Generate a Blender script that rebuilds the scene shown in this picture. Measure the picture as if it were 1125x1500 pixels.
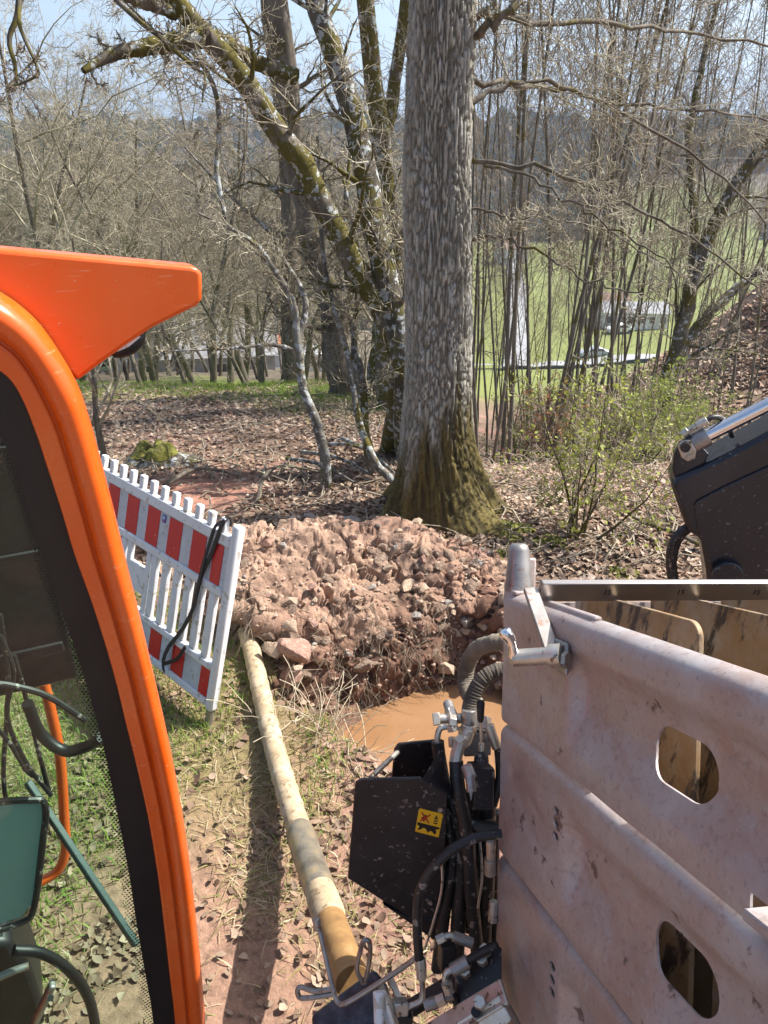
import bpy, bmesh, math, random
import numpy as np
from mathutils import Vector, Matrix, Euler

scene = bpy.context.scene
for o in list(bpy.data.objects): bpy.data.objects.remove(o)
COL = scene.collection
R_ = math.radians

# ------------------------------------------------------------------ camera
CAM_H, PITCH, FPX, W_, H_ = 2.6, 26.0, 1127.0, 1125.0, 1500.0
cd = bpy.data.cameras.new('camera'); cam = bpy.data.objects.new('camera', cd); COL.objects.link(cam)
cam.location = (0, 0, CAM_H); cam.rotation_euler = (R_(90 - PITCH), 0, 0)
cd.sensor_fit = 'VERTICAL'; cd.sensor_height = 24.0; cd.lens = 24.0 * FPX / H_
cd.clip_start = 0.05; cd.clip_end = 6000
scene.camera = cam

# ------------------------------------------------------------------ sky, sun, exposure
SUN_AZ, SUN_EL = 70.0, 50.0          # azimuth to the right of the view direction
w = bpy.data.worlds.new('World'); scene.world = w; w.use_nodes = True
nt = w.node_tree; nt.nodes.clear()
sky = nt.nodes.new('ShaderNodeTexSky'); sky.sky_type = 'NISHITA'; sky.sun_disc = False
sky.sun_elevation = R_(SUN_EL); sky.sun_rotation = R_(SUN_AZ)
sky.air_density = 1.0; sky.dust_density = 4.0; sky.altitude = 300
bg = nt.nodes.new('ShaderNodeBackground'); bg.inputs['Strength'].default_value = 0.098
wo = nt.nodes.new('ShaderNodeOutputWorld')
nt.links.new(sky.outputs[0], bg.inputs[0]); nt.links.new(bg.outputs[0], wo.inputs[0])
ld = bpy.data.lights.new('sun', 'SUN'); ld.energy = 5.0; ld.angle = R_(0.53); ld.color = (1, .955, .89)
sun = bpy.data.objects.new('sun', ld); COL.objects.link(sun)
sdir = Vector((math.sin(R_(SUN_AZ)) * math.cos(R_(SUN_EL)), math.cos(R_(SUN_AZ)) * math.cos(R_(SUN_EL)), math.sin(R_(SUN_EL))))
sun.rotation_euler = (-sdir).to_track_quat('-Z', 'Y').to_euler(); sun.location = (20, 10, 30)
scene.view_settings.view_transform = 'Standard'; scene.view_settings.look = 'None'
scene.view_settings.exposure = 1.18; scene.view_settings.gamma = 1.0
scene.view_settings.use_curve_mapping = False
scene.cycles.max_bounces = 8; scene.cycles.transparent_max_bounces = 24
scene.cycles.volume_bounces = 0

# ------------------------------------------------------------------ geometry helpers
TH = R_(PITCH); CT, ST = math.cos(TH), math.sin(TH)
CAM = np.array([0, 0, CAM_H])
def ray(px, py):
    u = (px - W_ / 2) / FPX; v = (py - H_ / 2) / FPX
    return np.array([u, CT - v * ST, -(ST + v * CT)])
def P(px, py, zc): return CAM + ray(px, py) * zc                      # point on a line of sight at a depth
def G(px, py, z=0.0):
    r = ray(px, py); return CAM + r * ((z - CAM_H) / r[2])
def PY(px, py, y):
    r = ray(px, py); return CAM + r * (y / r[1])
def PP(px, py, o, n):
    r = ray(px, py); n = np.asarray(n, float); return CAM + r * (n.dot(np.asarray(o) - CAM) / n.dot(r))
def nrm(v): v = np.asarray(v, float); return v / np.linalg.norm(v)

# numpy value noise
def _hash(ix, iy, iz, seed):
    h = (ix.astype(np.int64) * 374761393 + iy.astype(np.int64) * 668265263 + iz.astype(np.int64) * 2147483647 + seed * 974634777) & 0xffffffff
    h = ((h ^ (h >> 13)) * 1274126177) & 0xffffffff
    h = ((h ^ (h >> 16)) * 2246822519) & 0xffffffff
    return ((h ^ (h >> 15)) & 0xffffff) / float(0xffffff)
def vnoise(x, y, z=None, seed=0):
    x = np.asarray(x, float); y = np.asarray(y, float); z = np.zeros_like(x) if z is None else np.asarray(z, float)
    x0, y0, z0 = np.floor(x), np.floor(y), np.floor(z)
    fx, fy, fz = x - x0, y - y0, z - z0
    fx, fy, fz = [t * t * (3 - 2 * t) for t in (fx, fy, fz)]
    r = 0
    for i in (0, 1):
        for j in (0, 1):
            for k in (0, 1):
                r = r + _hash(x0 + i, y0 + j, z0 + k, seed) * (fx if i else 1 - fx) * (fy if j else 1 - fy) * (fz if k else 1 - fz)
    return r * 2 - 1
def fbm(x, y, z=None, oct=4, seed=0, gain=.5):
    a, s, r = 1.0, 1.0, 0
    for k in range(oct):
        r = r + a * vnoise(np.asarray(x) * s, np.asarray(y) * s, None if z is None else np.asarray(z) * s, seed + k * 17)
        a *= gain; s *= 2.03
    return r
def sstep(a, b, x):
    t = np.clip((x - a) / (b - a), 0, 1); return t * t * (3 - 2 * t)

def mesh_np(name, V, F4=None, F3=None, col=None, smooth=True):
    me = bpy.data.meshes.new(name)
    V = np.asarray(V, np.float32)
    F4 = np.zeros((0, 4), np.int32) if F4 is None else np.asarray(F4, np.int32)
    F3 = np.zeros((0, 3), np.int32) if F3 is None else np.asarray(F3, np.int32)
    me.vertices.add(len(V)); me.vertices.foreach_set('co', V.ravel())
    nl = F4.size + F3.size; me.loops.add(nl); me.polygons.add(len(F4) + len(F3))
    me.loops.foreach_set('vertex_index', np.concatenate([F4.ravel(), F3.ravel()]).astype(np.int32))
    st = np.concatenate([np.arange(len(F4)) * 4, F4.size + np.arange(len(F3)) * 3]).astype(np.int32)
    me.polygons.foreach_set('loop_start', st)
    me.polygons.foreach_set('use_smooth', np.full(len(st), smooth))
    me.update(calc_edges=True); me.validate()
    if col is not None:
        at = me.color_attributes.new('Col', 'FLOAT_COLOR', 'POINT')
        c = np.ones((len(V), 4), np.float32); c[:, :3] = col; at.data.foreach_set('color', c.ravel())
    return me

def link(name, me, mat=None, parent=None, world=True):
    o = bpy.data.objects.new(name, me); COL.objects.link(o)
    if mat is not None and me is not None and not me.materials: me.materials.append(mat)
    if parent is not None:
        o.parent = parent
        if world:
            off = Vector((0, 0, 0)); q = parent
            while q is not None: off = off + q.location; q = q.parent
            o.location = -off
    return o
def tag(o, label=None, cat=None, group=None, kind=None):
    if label: o['label'] = label
    if cat: o['category'] = cat
    if group: o['group'] = group
    if kind: o['kind'] = kind
    return o
def thing(name, label, cat, loc, group=None):
    o = bpy.data.objects.new(name, None); COL.objects.link(o); o.location = Vector([float(c) for c in loc]); o.empty_display_size = .1
    return tag(o, label, cat, group)
def copy_tree(o, parent=None):
    c = o.copy(); COL.objects.link(c); c.parent = parent
    for ch in o.children: copy_tree(ch, c)
    return c

class MB:
    """collects world-space shapes; build() links them as one mesh object"""
    def __init__(s): s.v = []; s.f = []
    def add(s, v, f):
        n = len(s.v); s.v += [tuple(float(c) for c in p) for p in v]; s.f += [tuple(i + n for i in q) for q in f]; return s
    def hexa(s, p8):   # p8: bottom 4 then top 4
        return s.add(p8, [(0, 3, 2, 1), (4, 5, 6, 7), (0, 1, 5, 4), (1, 2, 6, 5), (2, 3, 7, 6), (3, 0, 4, 7)])
    def obox(s, c, ax, ay, az):   # centre and three half vectors
        c, ax, ay, az = [np.asarray(q, float) for q in (c, ax, ay, az)]
        return s.hexa([c - ax - ay - az, c + ax - ay - az, c + ax + ay - az, c - ax + ay - az, c - ax - ay + az, c + ax - ay + az, c + ax + ay + az, c - ax + ay + az])
    def box(s, x0, x1, y0, y1, z0, z1): return s.obox(((x0 + x1) / 2, (y0 + y1) / 2, (z0 + z1) / 2), ((x1 - x0) / 2, 0, 0), (0, (y1 - y0) / 2, 0), (0, 0, (z1 - z0) / 2))
    def bar(s, a, b, w, h, up=(0, 0, 1)):
        a, b = np.asarray(a, float), np.asarray(b, float); d = nrm(b - a); x = np.cross(d, up)
        if np.linalg.norm(x) < 1e-4: x = np.cross(d, (1, 0, 0))
        x = nrm(x); u = np.cross(x, d)
        return s.obox((a + b) / 2, (b - a) / 2, x * w / 2, u * h / 2)
    def prism(s, pts, ext):   # planar polygon extruded
        pts = [np.asarray(p, float) for p in pts]; e = np.asarray(ext, float); n = len(pts)
        return s.add(pts + [p + e for p in pts], [tuple(range(n))[::-1], tuple(range(n, 2 * n))] + [(i, (i + 1) % n, (i + 1) % n + n, i + n) for i in range(n)])
    def tube(s, pts, r, n=10, cap=True):
        pts = np.asarray(pts, float); m = len(pts); r = np.full(m, r) if np.isscalar(r) else np.asarray(r, float)
        t = np.gradient(pts, axis=0); t /= np.linalg.norm(t, axis=1)[:, None] + 1e-12
        a = np.cross(t[0], (0, 0, 1));
        if np.linalg.norm(a) < .05: a = np.cross(t[0], (1, 0, 0))
        a = nrm(a); vs = []
        for i in range(m):
            a = a - t[i] * a.dot(t[i]); a = nrm(a); b = np.cross(t[i], a)
            for k in range(n):
                an = 2 * math.pi * k / n; vs.append(pts[i] + (a * math.cos(an) + b * math.sin(an)) * r[i])
        fs = [(i * n + k, i * n + (k + 1) % n, (i + 1) * n + (k + 1) % n, (i + 1) * n + k) for i in range(m - 1) for k in range(n)]
        if cap: fs += [tuple(range(n))[::-1], tuple(range((m - 1) * n, m * n))]
        return s.add(vs, fs)
    def cyl(s, a, b, r, n=16, r2=None): return s.tube([a, b], [r, r if r2 is None else r2], n)
    def build(s, name, mat=None, parent=None, bevel=0, seg=2, smooth=40, world=True):
        me = bpy.data.meshes.new(name); me.from_pydata(s.v, [], s.f); me.update()
        bm = bmesh.new(); bm.from_mesh(me); bmesh.ops.recalc_face_normals(bm, faces=bm.faces); bm.to_mesh(me); bm.free()
        if smooth:
            me.polygons.foreach_set('use_smooth', np.ones(len(me.polygons), bool)); me.set_sharp_from_angle(angle=R_(smooth))
        o = link(name, me, mat, parent, world)
        if bevel:
            b = o.modifiers.new('bevel', 'BEVEL'); b.width = bevel; b.segments = seg; b.limit_method = 'ANGLE'; b.angle_limit = R_(40)
        return o
def curve(pts, n=24):
    """Catmull-Rom through points"""
    p = np.asarray(pts, float); p = np.vstack([2 * p[0] - p[1], p, 2 * p[-1] - p[-2]]); out = []
    m = len(p) - 3; per = max(2, n // m)
    for i in range(m):
        a, b, c, d = p[i:i + 4]
        for t in np.linspace(0, 1, per, endpoint=False):
            out.append(.5 * ((2 * b) + (c - a) * t + (2 * a - 5 * b + 4 * c - d) * t * t + (3 * b - a - 3 * c + d) * t ** 3))
    out.append(p[-2]); return np.array(out)

# ------------------------------------------------------------------ materials
def newmat(name):
    m = bpy.data.materials.new(name); m.use_nodes = True; n = m.node_tree; n.nodes.clear()
    out = n.nodes.new('ShaderNodeOutputMaterial'); b = n.nodes.new('ShaderNodeBsdfPrincipled'); n.links.new(b.outputs[0], out.inputs[0])
    return m, n, b
def node(n, t, **kw):
    q = n.nodes.new(t)
    for k, v in kw.items():
        if k in q.inputs: q.inputs[k].default_value = v
        else: setattr(q, k, v)
    return q
def ramp(n, fac, stops):
    r = n.nodes.new('ShaderNodeValToRGB'); e = r.color_ramp.elements
    while len(e) < len(stops): e.new(.5)
    for q, (p, c) in zip(e, stops): q.position = p; q.color = (*c, 1)
    n.links.new(fac, r.inputs[0]); return r.outputs[0]
def coords(n, kind='Object', scale=(1, 1, 1)):
    t = n.nodes.new('ShaderNodeTexCoord'); m = n.nodes.new('ShaderNodeMapping'); m.inputs['Scale'].default_value = scale
    n.links.new(t.outputs[kind], m.inputs[0]); return m.outputs[0]
def noise(n, co, scale, detail=5, rough=.6):
    q = node(n, 'ShaderNodeTexNoise', Scale=scale, Detail=detail, Roughness=rough); n.links.new(co, q.inputs['Vector']); return q.outputs[0]
def mixc(n, fac, a, b, mode='MIX'):
    m = n.nodes.new('ShaderNodeMix'); m.data_type = 'RGBA'; m.blend_type = mode
    for s, v in ((m.inputs[0], fac), (m.inputs[6], a), (m.inputs[7], b)):
        if isinstance(v, bpy.types.NodeSocket): n.links.new(v, s)
        else: s.default_value = v if np.isscalar(v) else (*v, 1)
    return m.outputs[2]
def bump(n, b, h, strength=.3, dist=.01):
    q = node(n, 'ShaderNodeBump', Strength=strength, Distance=dist); n.links.new(h, q.inputs['Height']); n.links.new(q.outputs[0], b.inputs['Normal'])
def mat(name, stops, scale=6, rough=.7, bmp=.25, bdist=.01, metal=0, stretch=(1, 1, 1), detail=6, bscale=None, spec=None, speck=None, coat=0):
    m, n, b = newmat(name); co = coords(n, 'Object', stretch)
    f = noise(n, co, scale, detail)
    if len(stops) == 1: stops = [(.3, tuple(c * .85 for c in stops[0])), (.7, stops[0])]
    elif not isinstance(stops[0][1], (tuple, list)): stops = [(.33 + .34 * i / (len(stops) - 1), s) for i, s in enumerate(stops)]
    c = ramp(n, f, stops)
    if speck:   # (colour, threshold, scale)
        s = ramp(n, noise(n, co, speck[2], 3), [(speck[1], (0, 0, 0)), (speck[1] + .03, (1, 1, 1))]); c = mixc(n, s, c, speck[0])
    n.links.new(c, b.inputs['Base Color']); b.inputs['Roughness'].default_value = rough; b.inputs['Metallic'].default_value = metal
    if spec is not None: b.inputs['Specular IOR Level'].default_value = spec
    if coat: b.inputs['Coat Weight'].default_value = coat; b.inputs['Coat Roughness'].default_value = .08
    if bmp: bump(n, b, noise(n, co, bscale or scale * 3, 6), bmp, bdist)
    return m
def vcmat(name, rough=.85, var=.35, scale=20, bmp=.4, bdist=.02, translucent=0):
    """colour attribute times fine noise"""
    m, n, b = newmat(name); a = n.nodes.new('ShaderNodeVertexColor'); a.layer_name = 'Col'
    co = coords(n); f = noise(n, co, scale, 8, .7)
    g = ramp(n, f, [(.25, (1 - var,) * 3), (.75, (1 + var,) * 3)])
    n.links.new(mixc(n, 1.0, a.outputs[0], g, 'MULTIPLY'), b.inputs['Base Color'])
    b.inputs['Roughness'].default_value = rough; b.inputs['Specular IOR Level'].default_value = .25
    if bmp: bump(n, b, f, bmp, bdist)
    if translucent:
        out = [q for q in n.nodes if q.type == 'OUTPUT_MATERIAL'][0]; t = n.nodes.new('ShaderNodeBsdfTranslucent'); mx = n.nodes.new('ShaderNodeMixShader')
        n.links.new(a.outputs[0], t.inputs[0]); mx.inputs[0].default_value = translucent
        n.links.new(b.outputs[0], mx.inputs[1]); n.links.new(t.outputs[0], mx.inputs[2]); n.links.new(mx.outputs[0], out.inputs[0])
    return m
M = {}
M['orange'] = mat('orange_paint', [(.3, (.66, .088, .003)), (.55, (.72, .102, .004)), (.72, (.70, .125, .015))], 5, .30, .03, .002, speck=((.6, .3, .2), .70, 120), coat=.3)
_m = M['orange']; _n = _m.node_tree; _b = [q for q in _n.nodes if q.type == 'BSDF_PRINCIPLED'][0]; _c = _b.inputs['Base Color'].links[0].from_socket; _co = coords(_n)
_c = mixc(_n, ramp(_n, noise(_n, _co, 2.2, 9, .72), [(.42, (0, 0, 0)), (.75, (.2, .2, .2))]), _c, (.52, .24, .10)); _sc = coords(_n, 'Object', (3, 3, 40))
_c = mixc(_n, ramp(_n, noise(_n, _sc, 4, 4, .6), [(.66, (0, 0, 0)), (.69, (.4, .4, .4))]), _c, (.75, .34, .18)); _n.links.new(_c, _b.inputs['Base Color'])
_n.links.new(ramp(_n, noise(_n, _co, 6, 6, .7), [(.35, (.2, .2, .2)), (.7, (.5, .5, .5))]), _b.inputs['Roughness'])
M['black'] = mat('black_plastic', [(.35, (.005, .005, .006)), (.7, (.013, .012, .013))], 8, .45, .1, .002)
M['rubber'] = mat('black_rubber', [(.35, (.006, .006, .007)), (.7, (.02, .019, .019))], 14, .5, .15, .002, speck=((.2, .17, .15), .60, 40))
M['dustyblack'] = mat('dusty_black_paint', [(.35, (.012, .011, .013)), (.7, (.028, .025, .027))], 9, .42, .1, .002, speck=((.20, .17, .16), .625, 60))
M['chrome'] = mat('chrome', [(.3, (.75, .75, .76)), (.7, (.8, .8, .8))], 5, .08, 0, metal=1)
M['zinc'] = mat('zinc_plated_steel', [(.3, (.42, .37, .29)), (.5, (.55, .51, .44)), (.7, (.62, .6, .56))], 25, .42, .1, .001, metal=.75, speck=((.2, .15, .1), .60, 60))
M['steel'] = mat('grey_steel', [(.3, (.25, .23, .21)), (.7, (.42, .40, .38))], 18, .42, .15, .002, metal=.7, speck=((.3, .2, .15), .60, 50))
M['darksteel'] = mat('dark_bar_steel', [(.3, (.36, .335, .305)), (.7, (.46, .435, .405))], 9, .32, .1, .001, metal=.92)
M['white'] = mat('white_plastic', [(.3, (.66, .67, .69)), (.7, (.73, .74, .75))], 6, .45, .05, .002, speck=((.5, .46, .4), .60, 26))
M['red'] = mat('red_reflective_film', [(.3, (.52, .012, .018)), (.7, (.60, .016, .022))], 8, .35, .03, .001, speck=((.7, .5, .45), .69, 40))
M['film'] = mat('white_reflective_film', [(.3, (.46, .48, .53)), (.7, (.57, .60, .65))], 14, .35, .03, .001, speck=((.36, .34, .32), .62, 34))
M['strap'] = mat('dark_strap', [(.3, (.02, .016, .014)), (.7, (.045, .035, .03))], 30, .7, .2, .002)

# ================================================================== TERRAIN
YL = [(-40, 0), (5.5, 0), (9, -.45), (12.5, -1.15), (16, -2.3), (24, -4.8), (100, -25), (200, -25), (300, -16), (500, 4), (900, 50), (1300, 82), (1500, 74), (3000, -20)]
YR = [(-40, 0), (5.3, 0), (6.5, -.22), (8, -.75), (10.5, -1.75), (13, -2.7), (20, -5), (100, -25), (200, -25), (300, -16), (500, 8), (900, 62), (1300, 108), (1500, 98), (3000, -20)]
PITC, PITA = (.56, 3.22), (.80, .70)
def pit_d(x, y):
    return np.sqrt(((x - PITC[0]) / PITA[0]) ** 2 + ((y - PITC[1]) / PITA[1]) ** 2) + .10 * fbm(x * 4, y * 4, seed=5, oct=3)
def ground(x, y, fine=True):
    x = np.asarray(x, float); y = np.asarray(y, float)
    zl = np.interp(y, *zip(*YL)); zr = np.interp(y, *zip(*YR))
    k = sstep(.02, .16, x / np.maximum(y, 1)); z = zl * (1 - k) + zr * k
    z = z + 8.2 * np.exp(-((x - 16) / 7) ** 2 - ((y - 21) / 7) ** 2)
    far = sstep(200, 420, y)
    z = z + far * (fbm(x / 260, y / 260, seed=3, oct=4) * 20 + sstep(450, 1250, y) * (16 + 34 * sstep(60, 450, x)))
    z = z - sstep(12, 40, y) * 0 + sstep(9, 30, y) * fbm(x / 9, y / 9, seed=8, oct=3) * .35 * (1 - far)
    near = 1 - sstep(14, 40, y)
    z = z + near * (fbm(x * .7, y * .7, seed=1, oct=3) * .035 + fbm(x * 5, y * 5, seed=2, oct=3) * .012)
    if fine:
        z = z - .82 * sstep(1.10, .74, pit_d(x, y))
        z = np.minimum(z, z * 0 + .3) - .30 * sstep(1.05, .6, np.sqrt(((x + .22) / .46) ** 2 + ((y - 3.38) / .40) ** 2) + .12 * fbm(x * 5, y * 5, seed=6, oct=3)) * (1 - sstep(1.10, .74, pit_d(x, y)))
    return z
def gz(x, y): return float(ground(np.array([x]), np.array([y]))[0])

def axis(lo, hi, d0, d1, step, grow, cap):
    a = list(np.arange(d0, d1, step)); s = step; v = a[-1]
    while v < hi: s = min(s * grow, cap); v += s; a.append(v)
    s = step; v = a[0]; pre = []
    while v > lo: s = min(s * grow, cap); v -= s; pre.append(v)
    return np.array(pre[::-1] + a)
ax = axis(-1500, 1500, -1.8, 2.6, .034, 1.055, 45); ay = axis(-30, 2950, 1.2, 6.2, .034, 1.042, 45)
X, Y = np.meshgrid(ax, ay); Z = ground(X, Y)
nx, ny = len(ax), len(ay)
idx = np.arange(nx * ny).reshape(ny, nx)
F = np.stack([idx[:-1, :-1], idx[:-1, 1:], idx[1:, 1:], idx[1:, :-1]], -1).reshape(-1, 4)
x, y, z = X.ravel(), Y.ravel(), Z.ravel()
def mixn(a, b, t): return a * (1 - t[:, None]) + np.asarray(b) * t[:, None]
n1 = fbm(x * .9, y * .9, seed=21, oct=4); n2 = fbm(x * .35, y * .35, seed=22, oct=3)
col = np.tile(np.array([.185, .125, .09]), (len(x), 1))                                     # leaf-covered soil
col = mixn(col, (.27, .155, .115), sstep(.1, .55, n1))                                      # red-brown bare earth
col = mixn(col, (.10, .075, .055), sstep(.15, .6, -n2))
red = np.exp(-((x + 1.65) / .6) ** 2 - ((y - 5.75) / .45) ** 2); col = mixn(col, (.34, .17, .12), np.clip(red * 1.4, 0, .9))
trodden = sstep(.2, -.2, x + .12) * sstep(4.1, 3.2, y); col = mixn(col, (.30, .185, .125), trodden * .75)   # trodden strip between cab and pipe
grn = sstep(.0, .5, n1 + .35) * sstep(-.15, -.6, x) * sstep(4.4, 3.6, y) * sstep(1.9, 2.7, y); col = mixn(col, (.15, .15, .05), grn * .6)
gr2 = sstep(9.0, 11.2, y + .35 * x + 1.3 * n2 + 1.0) * sstep(.05, -.12, x / np.maximum(y, 1)); col = mixn(col, (.17, .24, .045), gr2 * .85)   # grass towards the valley
field = sstep(26, 40, y); nf = fbm(x / 60, y / 60, seed=31, oct=3)
lw_ = sstep(.10, -.02, x / np.maximum(y, 1)); col = mixn(col, (.165, .185, .048), field * (1 - lw_)); col = mixn(col, (.135, .11, .075), field * lw_)
forest = np.maximum(sstep(205, 240, y + 50 * nf + 100 * lw_ - np.where(x > 45, 60, 0) * sstep(45, 60, x) + 0), 0)
meadow2 = sstep(.26, .31, x / np.maximum(y, 1)) * sstep(.46, .42, x / np.maximum(y, 1)) * sstep(330, 300, y)
forest = forest * (1 - meadow2)
col = mixn(col, (.105, .082, .06), forest)
wet = sstep(1.15, .9, pit_d(x, y)) * (y > 2) * (y < 5); col = mixn(col, (.17, .10, .065), wet)
gme = mesh_np('ground', np.stack([x, y, z], -1), F, col=col)
M['ground'] = vcmat('leafy_soil', .9, .55, 26, .6, .03)
tag(link('ground', gme, M['ground']), kind='structure')

# muddy water standing in the pit
wx = np.linspace(PITC[0] - 1.0, PITC[0] + 1.1, 30); wy = np.linspace(PITC[1] - .8, PITC[1] + .85, 26)
WX, WY = np.meshgrid(wx, wy); wi = np.arange(WX.size).reshape(WX.shape)
wm = mesh_np('water', np.stack([WX.ravel(), WY.ravel(), np.full(WX.size, -.42)], -1), np.stack([wi[:-1, :-1], wi[:-1, 1:], wi[1:, 1:], wi[1:, :-1]], -1).reshape(-1, 4))
M['water'] = mat('muddy_water', [(.3, (.235, .125, .06)), (.7, (.30, .172, .09))], 3, .05, .03, .004, speck=((.18, .1, .06), .65, 60), bscale=14)
tag(link('pit_water', wm, M['water']), kind='structure')

# road on the valley floor, in ribbons that follow the ground
def ribbon(name, pts, wd, mat_, lift=.12):
    c = curve(pts, 90); d = np.gradient(c[:, :2], axis=0); d /= np.linalg.norm(d, axis=1)[:, None]; s = np.stack([-d[:, 1], d[:, 0]], -1)
    rows = [c[:, :2] + s * wd * k for k in (-.5, -.17, .17, .5)]
    V = np.concatenate([np.column_stack([q, ground(q[:, 0], q[:, 1]) + lift]) for q in rows]); m = len(c)
    F = [(a * m + i, a * m + i + 1, (a + 1) * m + i + 1, (a + 1) * m + i) for a in range(3) for i in range(m - 1)]
    return tag(link(name, mesh_np(name, V, F), mat_), kind='structure')
M['road'] = mat('pale_asphalt', [(.3, (.24, .24, .245)), (.7, (.31, .31, .31))], .4, .8, .1)
ribbon('road', [(14.5, 84), (17.5, 100), (21, 122), (27, 160), (31, 190), (40, 230)], 3.4, M['road'], .45)
ribbon('side_road', [(4, 92), (14, 96.5), (24, 100), (40, 104), (62, 108)], 3.2, M['road'], .6)

# ================================================================== SOIL BANK with stones
rng = np.random.default_rng(7)
bank = thing('soil_bank', 'heap of broken dry reddish soil dug up behind the muddy pit', 'soil heap', (-.1, 4.2, 0))
KU = [0, .09, .34, .62, .86, 1]
KB = np.array([(-.98, 3.95, -.12), (-.90, 3.70, -.05), (-.50, 3.34, -.30), (.02, 3.62, -.62), (.55, 3.82, -.62), (.95, 3.40, -.62)])
KM = np.array([(-1.0, 3.98, -.10), (-.87, 3.74, .06), (-.48, 3.45, -.08), (.02, 3.70, -.22), (.57, 3.91, -.28), (1.02, 3.55, -.3)])
KL = np.array([(-1.05, 4.1, -.08), (-.92, 3.70, .20), (-.50, 3.54, .13), (0, 3.86, .04), (.57, 4.04, -.03), (1.10, 3.75, -.08)])
KC = np.array([(-1.1, 4.4, -.06), (-.98, 4.26, .30), (-.52, 4.30, .34), (-.02, 4.34, .29), (.55, 4.36, .10), (1.25, 4.25, -.06)])
KK = np.array([(-1.15, 4.9, -.1), (-1.05, 4.95, -.04), (-.55, 5.0, -.03), (0, 5.1, -.03), (.62, 4.95, -.05), (1.25, 4.8, -.12)])
NU, NV = 330, 190
uu = np.linspace(0, 1, NU); vv = np.linspace(0, 1, NV)
ctrl = [np.stack([np.interp(uu, KU, K[:, c]) for c in range(3)], -1) for K in (KB, KM, KL, KC, KK)]
kv = [0, .22, .42, .78, 1]
S = np.zeros((NU, NV, 3))
for j, v in enumerate(vv):
    i = min(3, int(np.searchsorted(kv, v, 'right') - 1)); t = (v - kv[i]) / (kv[i + 1] - kv[i]); t = t if i != 2 else t
    S[:, j] = ctrl[i] * (1 - t) + ctrl[i + 1] * t
for _ in range(10):   # soften the corners
    S[:, 1:-1] = (S[:, :-2] + 2 * S[:, 1:-1] + S[:, 2:]) / 4; S[1:-1] = (S[:-2] + 2 * S[1:-1] + S[2:]) / 4
du = np.gradient(S, axis=0); dv = np.gradient(S, axis=1); N = np.cross(du, dv); N /= np.linalg.norm(N, axis=2)[..., None] + 1e-9
if N[NU // 2, NV // 2, 2] < 0: N = -N
sx, sy, sz = S[..., 0], S[..., 1], S[..., 2]
def worley(x, y, z, seed):
    ix, iy, iz = np.floor(x), np.floor(y), np.floor(z); d1 = np.full(x.shape, 9.); d2 = d1.copy(); cid = np.zeros(x.shape)
    for i in (-1, 0, 1):
        for j in (-1, 0, 1):
            for k in (-1, 0, 1):
                cx, cy, cz = ix + i, iy + j, iz + k
                d = np.sqrt((cx + _hash(cx, cy, cz, seed) - x) ** 2 + (cy + _hash(cx, cy, cz, seed + 1) - y) ** 2 + (cz + _hash(cx, cy, cz, seed + 2) - z) ** 2)
                c = _hash(cx, cy, cz, seed + 3); n = d < d1; d2 = np.where(n, d1, np.minimum(d2, d)); cid = np.where(n, c, cid); d1 = np.minimum(d1, d)
    return d1, d2, cid
wob = .35 * np.stack([fbm(sx * 6, sy * 6, sz * 6, 3, 40 + i) for i in range(3)], -1)
d1, d2, cid = worley(sx * 7 + wob[..., 0], sy * 7 + wob[..., 1], sz * 9 + wob[..., 2], 50)
e1, e2, cid2 = worley(sx * 19 + wob[..., 0], sy * 19 + wob[..., 1], sz * 19 + wob[..., 2], 60)
amp = sstep(0, .04, vv)[None, :] * sstep(1, .9, vv)[None, :]
d3, d4, cid3 = worley(sx * 4.4 + wob[..., 1], sy * 4.4 + wob[..., 2], sz * 6 + wob[..., 0], 55)
lump = sstep(0, .05, d4 - d3) * .085 * cid3 + sstep(.0, .07, d2 - d1) * .012 * (.15 + cid) + sstep(0, .2, e2 - e1) * .006 * (.1 + cid2) + fbm(sx * 2.6, sy * 2.6, sz * 2.6, 3, 70) * .085 + fbm(sx * 40, sy * 40, sz * 40, 2, 75) * .006 + fbm(sx * 14, sy * 14, sz * 14, 3, 77) * .016
S = S + N * (lump * amp)[..., None]
dry = sstep(-.10, .15, sz + .12 * fbm(sx * 4, sy * 4, sz * 4, 3, 80))  # lower cut face darkened: damp soil, with its shade painted in as well
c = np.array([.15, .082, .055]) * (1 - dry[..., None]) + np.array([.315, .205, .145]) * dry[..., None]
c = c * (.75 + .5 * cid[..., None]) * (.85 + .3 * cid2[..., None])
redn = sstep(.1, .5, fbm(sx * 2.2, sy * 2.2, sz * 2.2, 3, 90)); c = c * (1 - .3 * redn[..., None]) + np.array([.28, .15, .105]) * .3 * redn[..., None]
bi = np.arange(NU * NV).reshape(NU, NV)
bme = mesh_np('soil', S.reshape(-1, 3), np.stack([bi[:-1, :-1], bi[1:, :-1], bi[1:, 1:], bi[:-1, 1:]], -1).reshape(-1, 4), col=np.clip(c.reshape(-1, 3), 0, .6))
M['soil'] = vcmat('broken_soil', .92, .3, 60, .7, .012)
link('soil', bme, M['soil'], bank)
BANK = S

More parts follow.
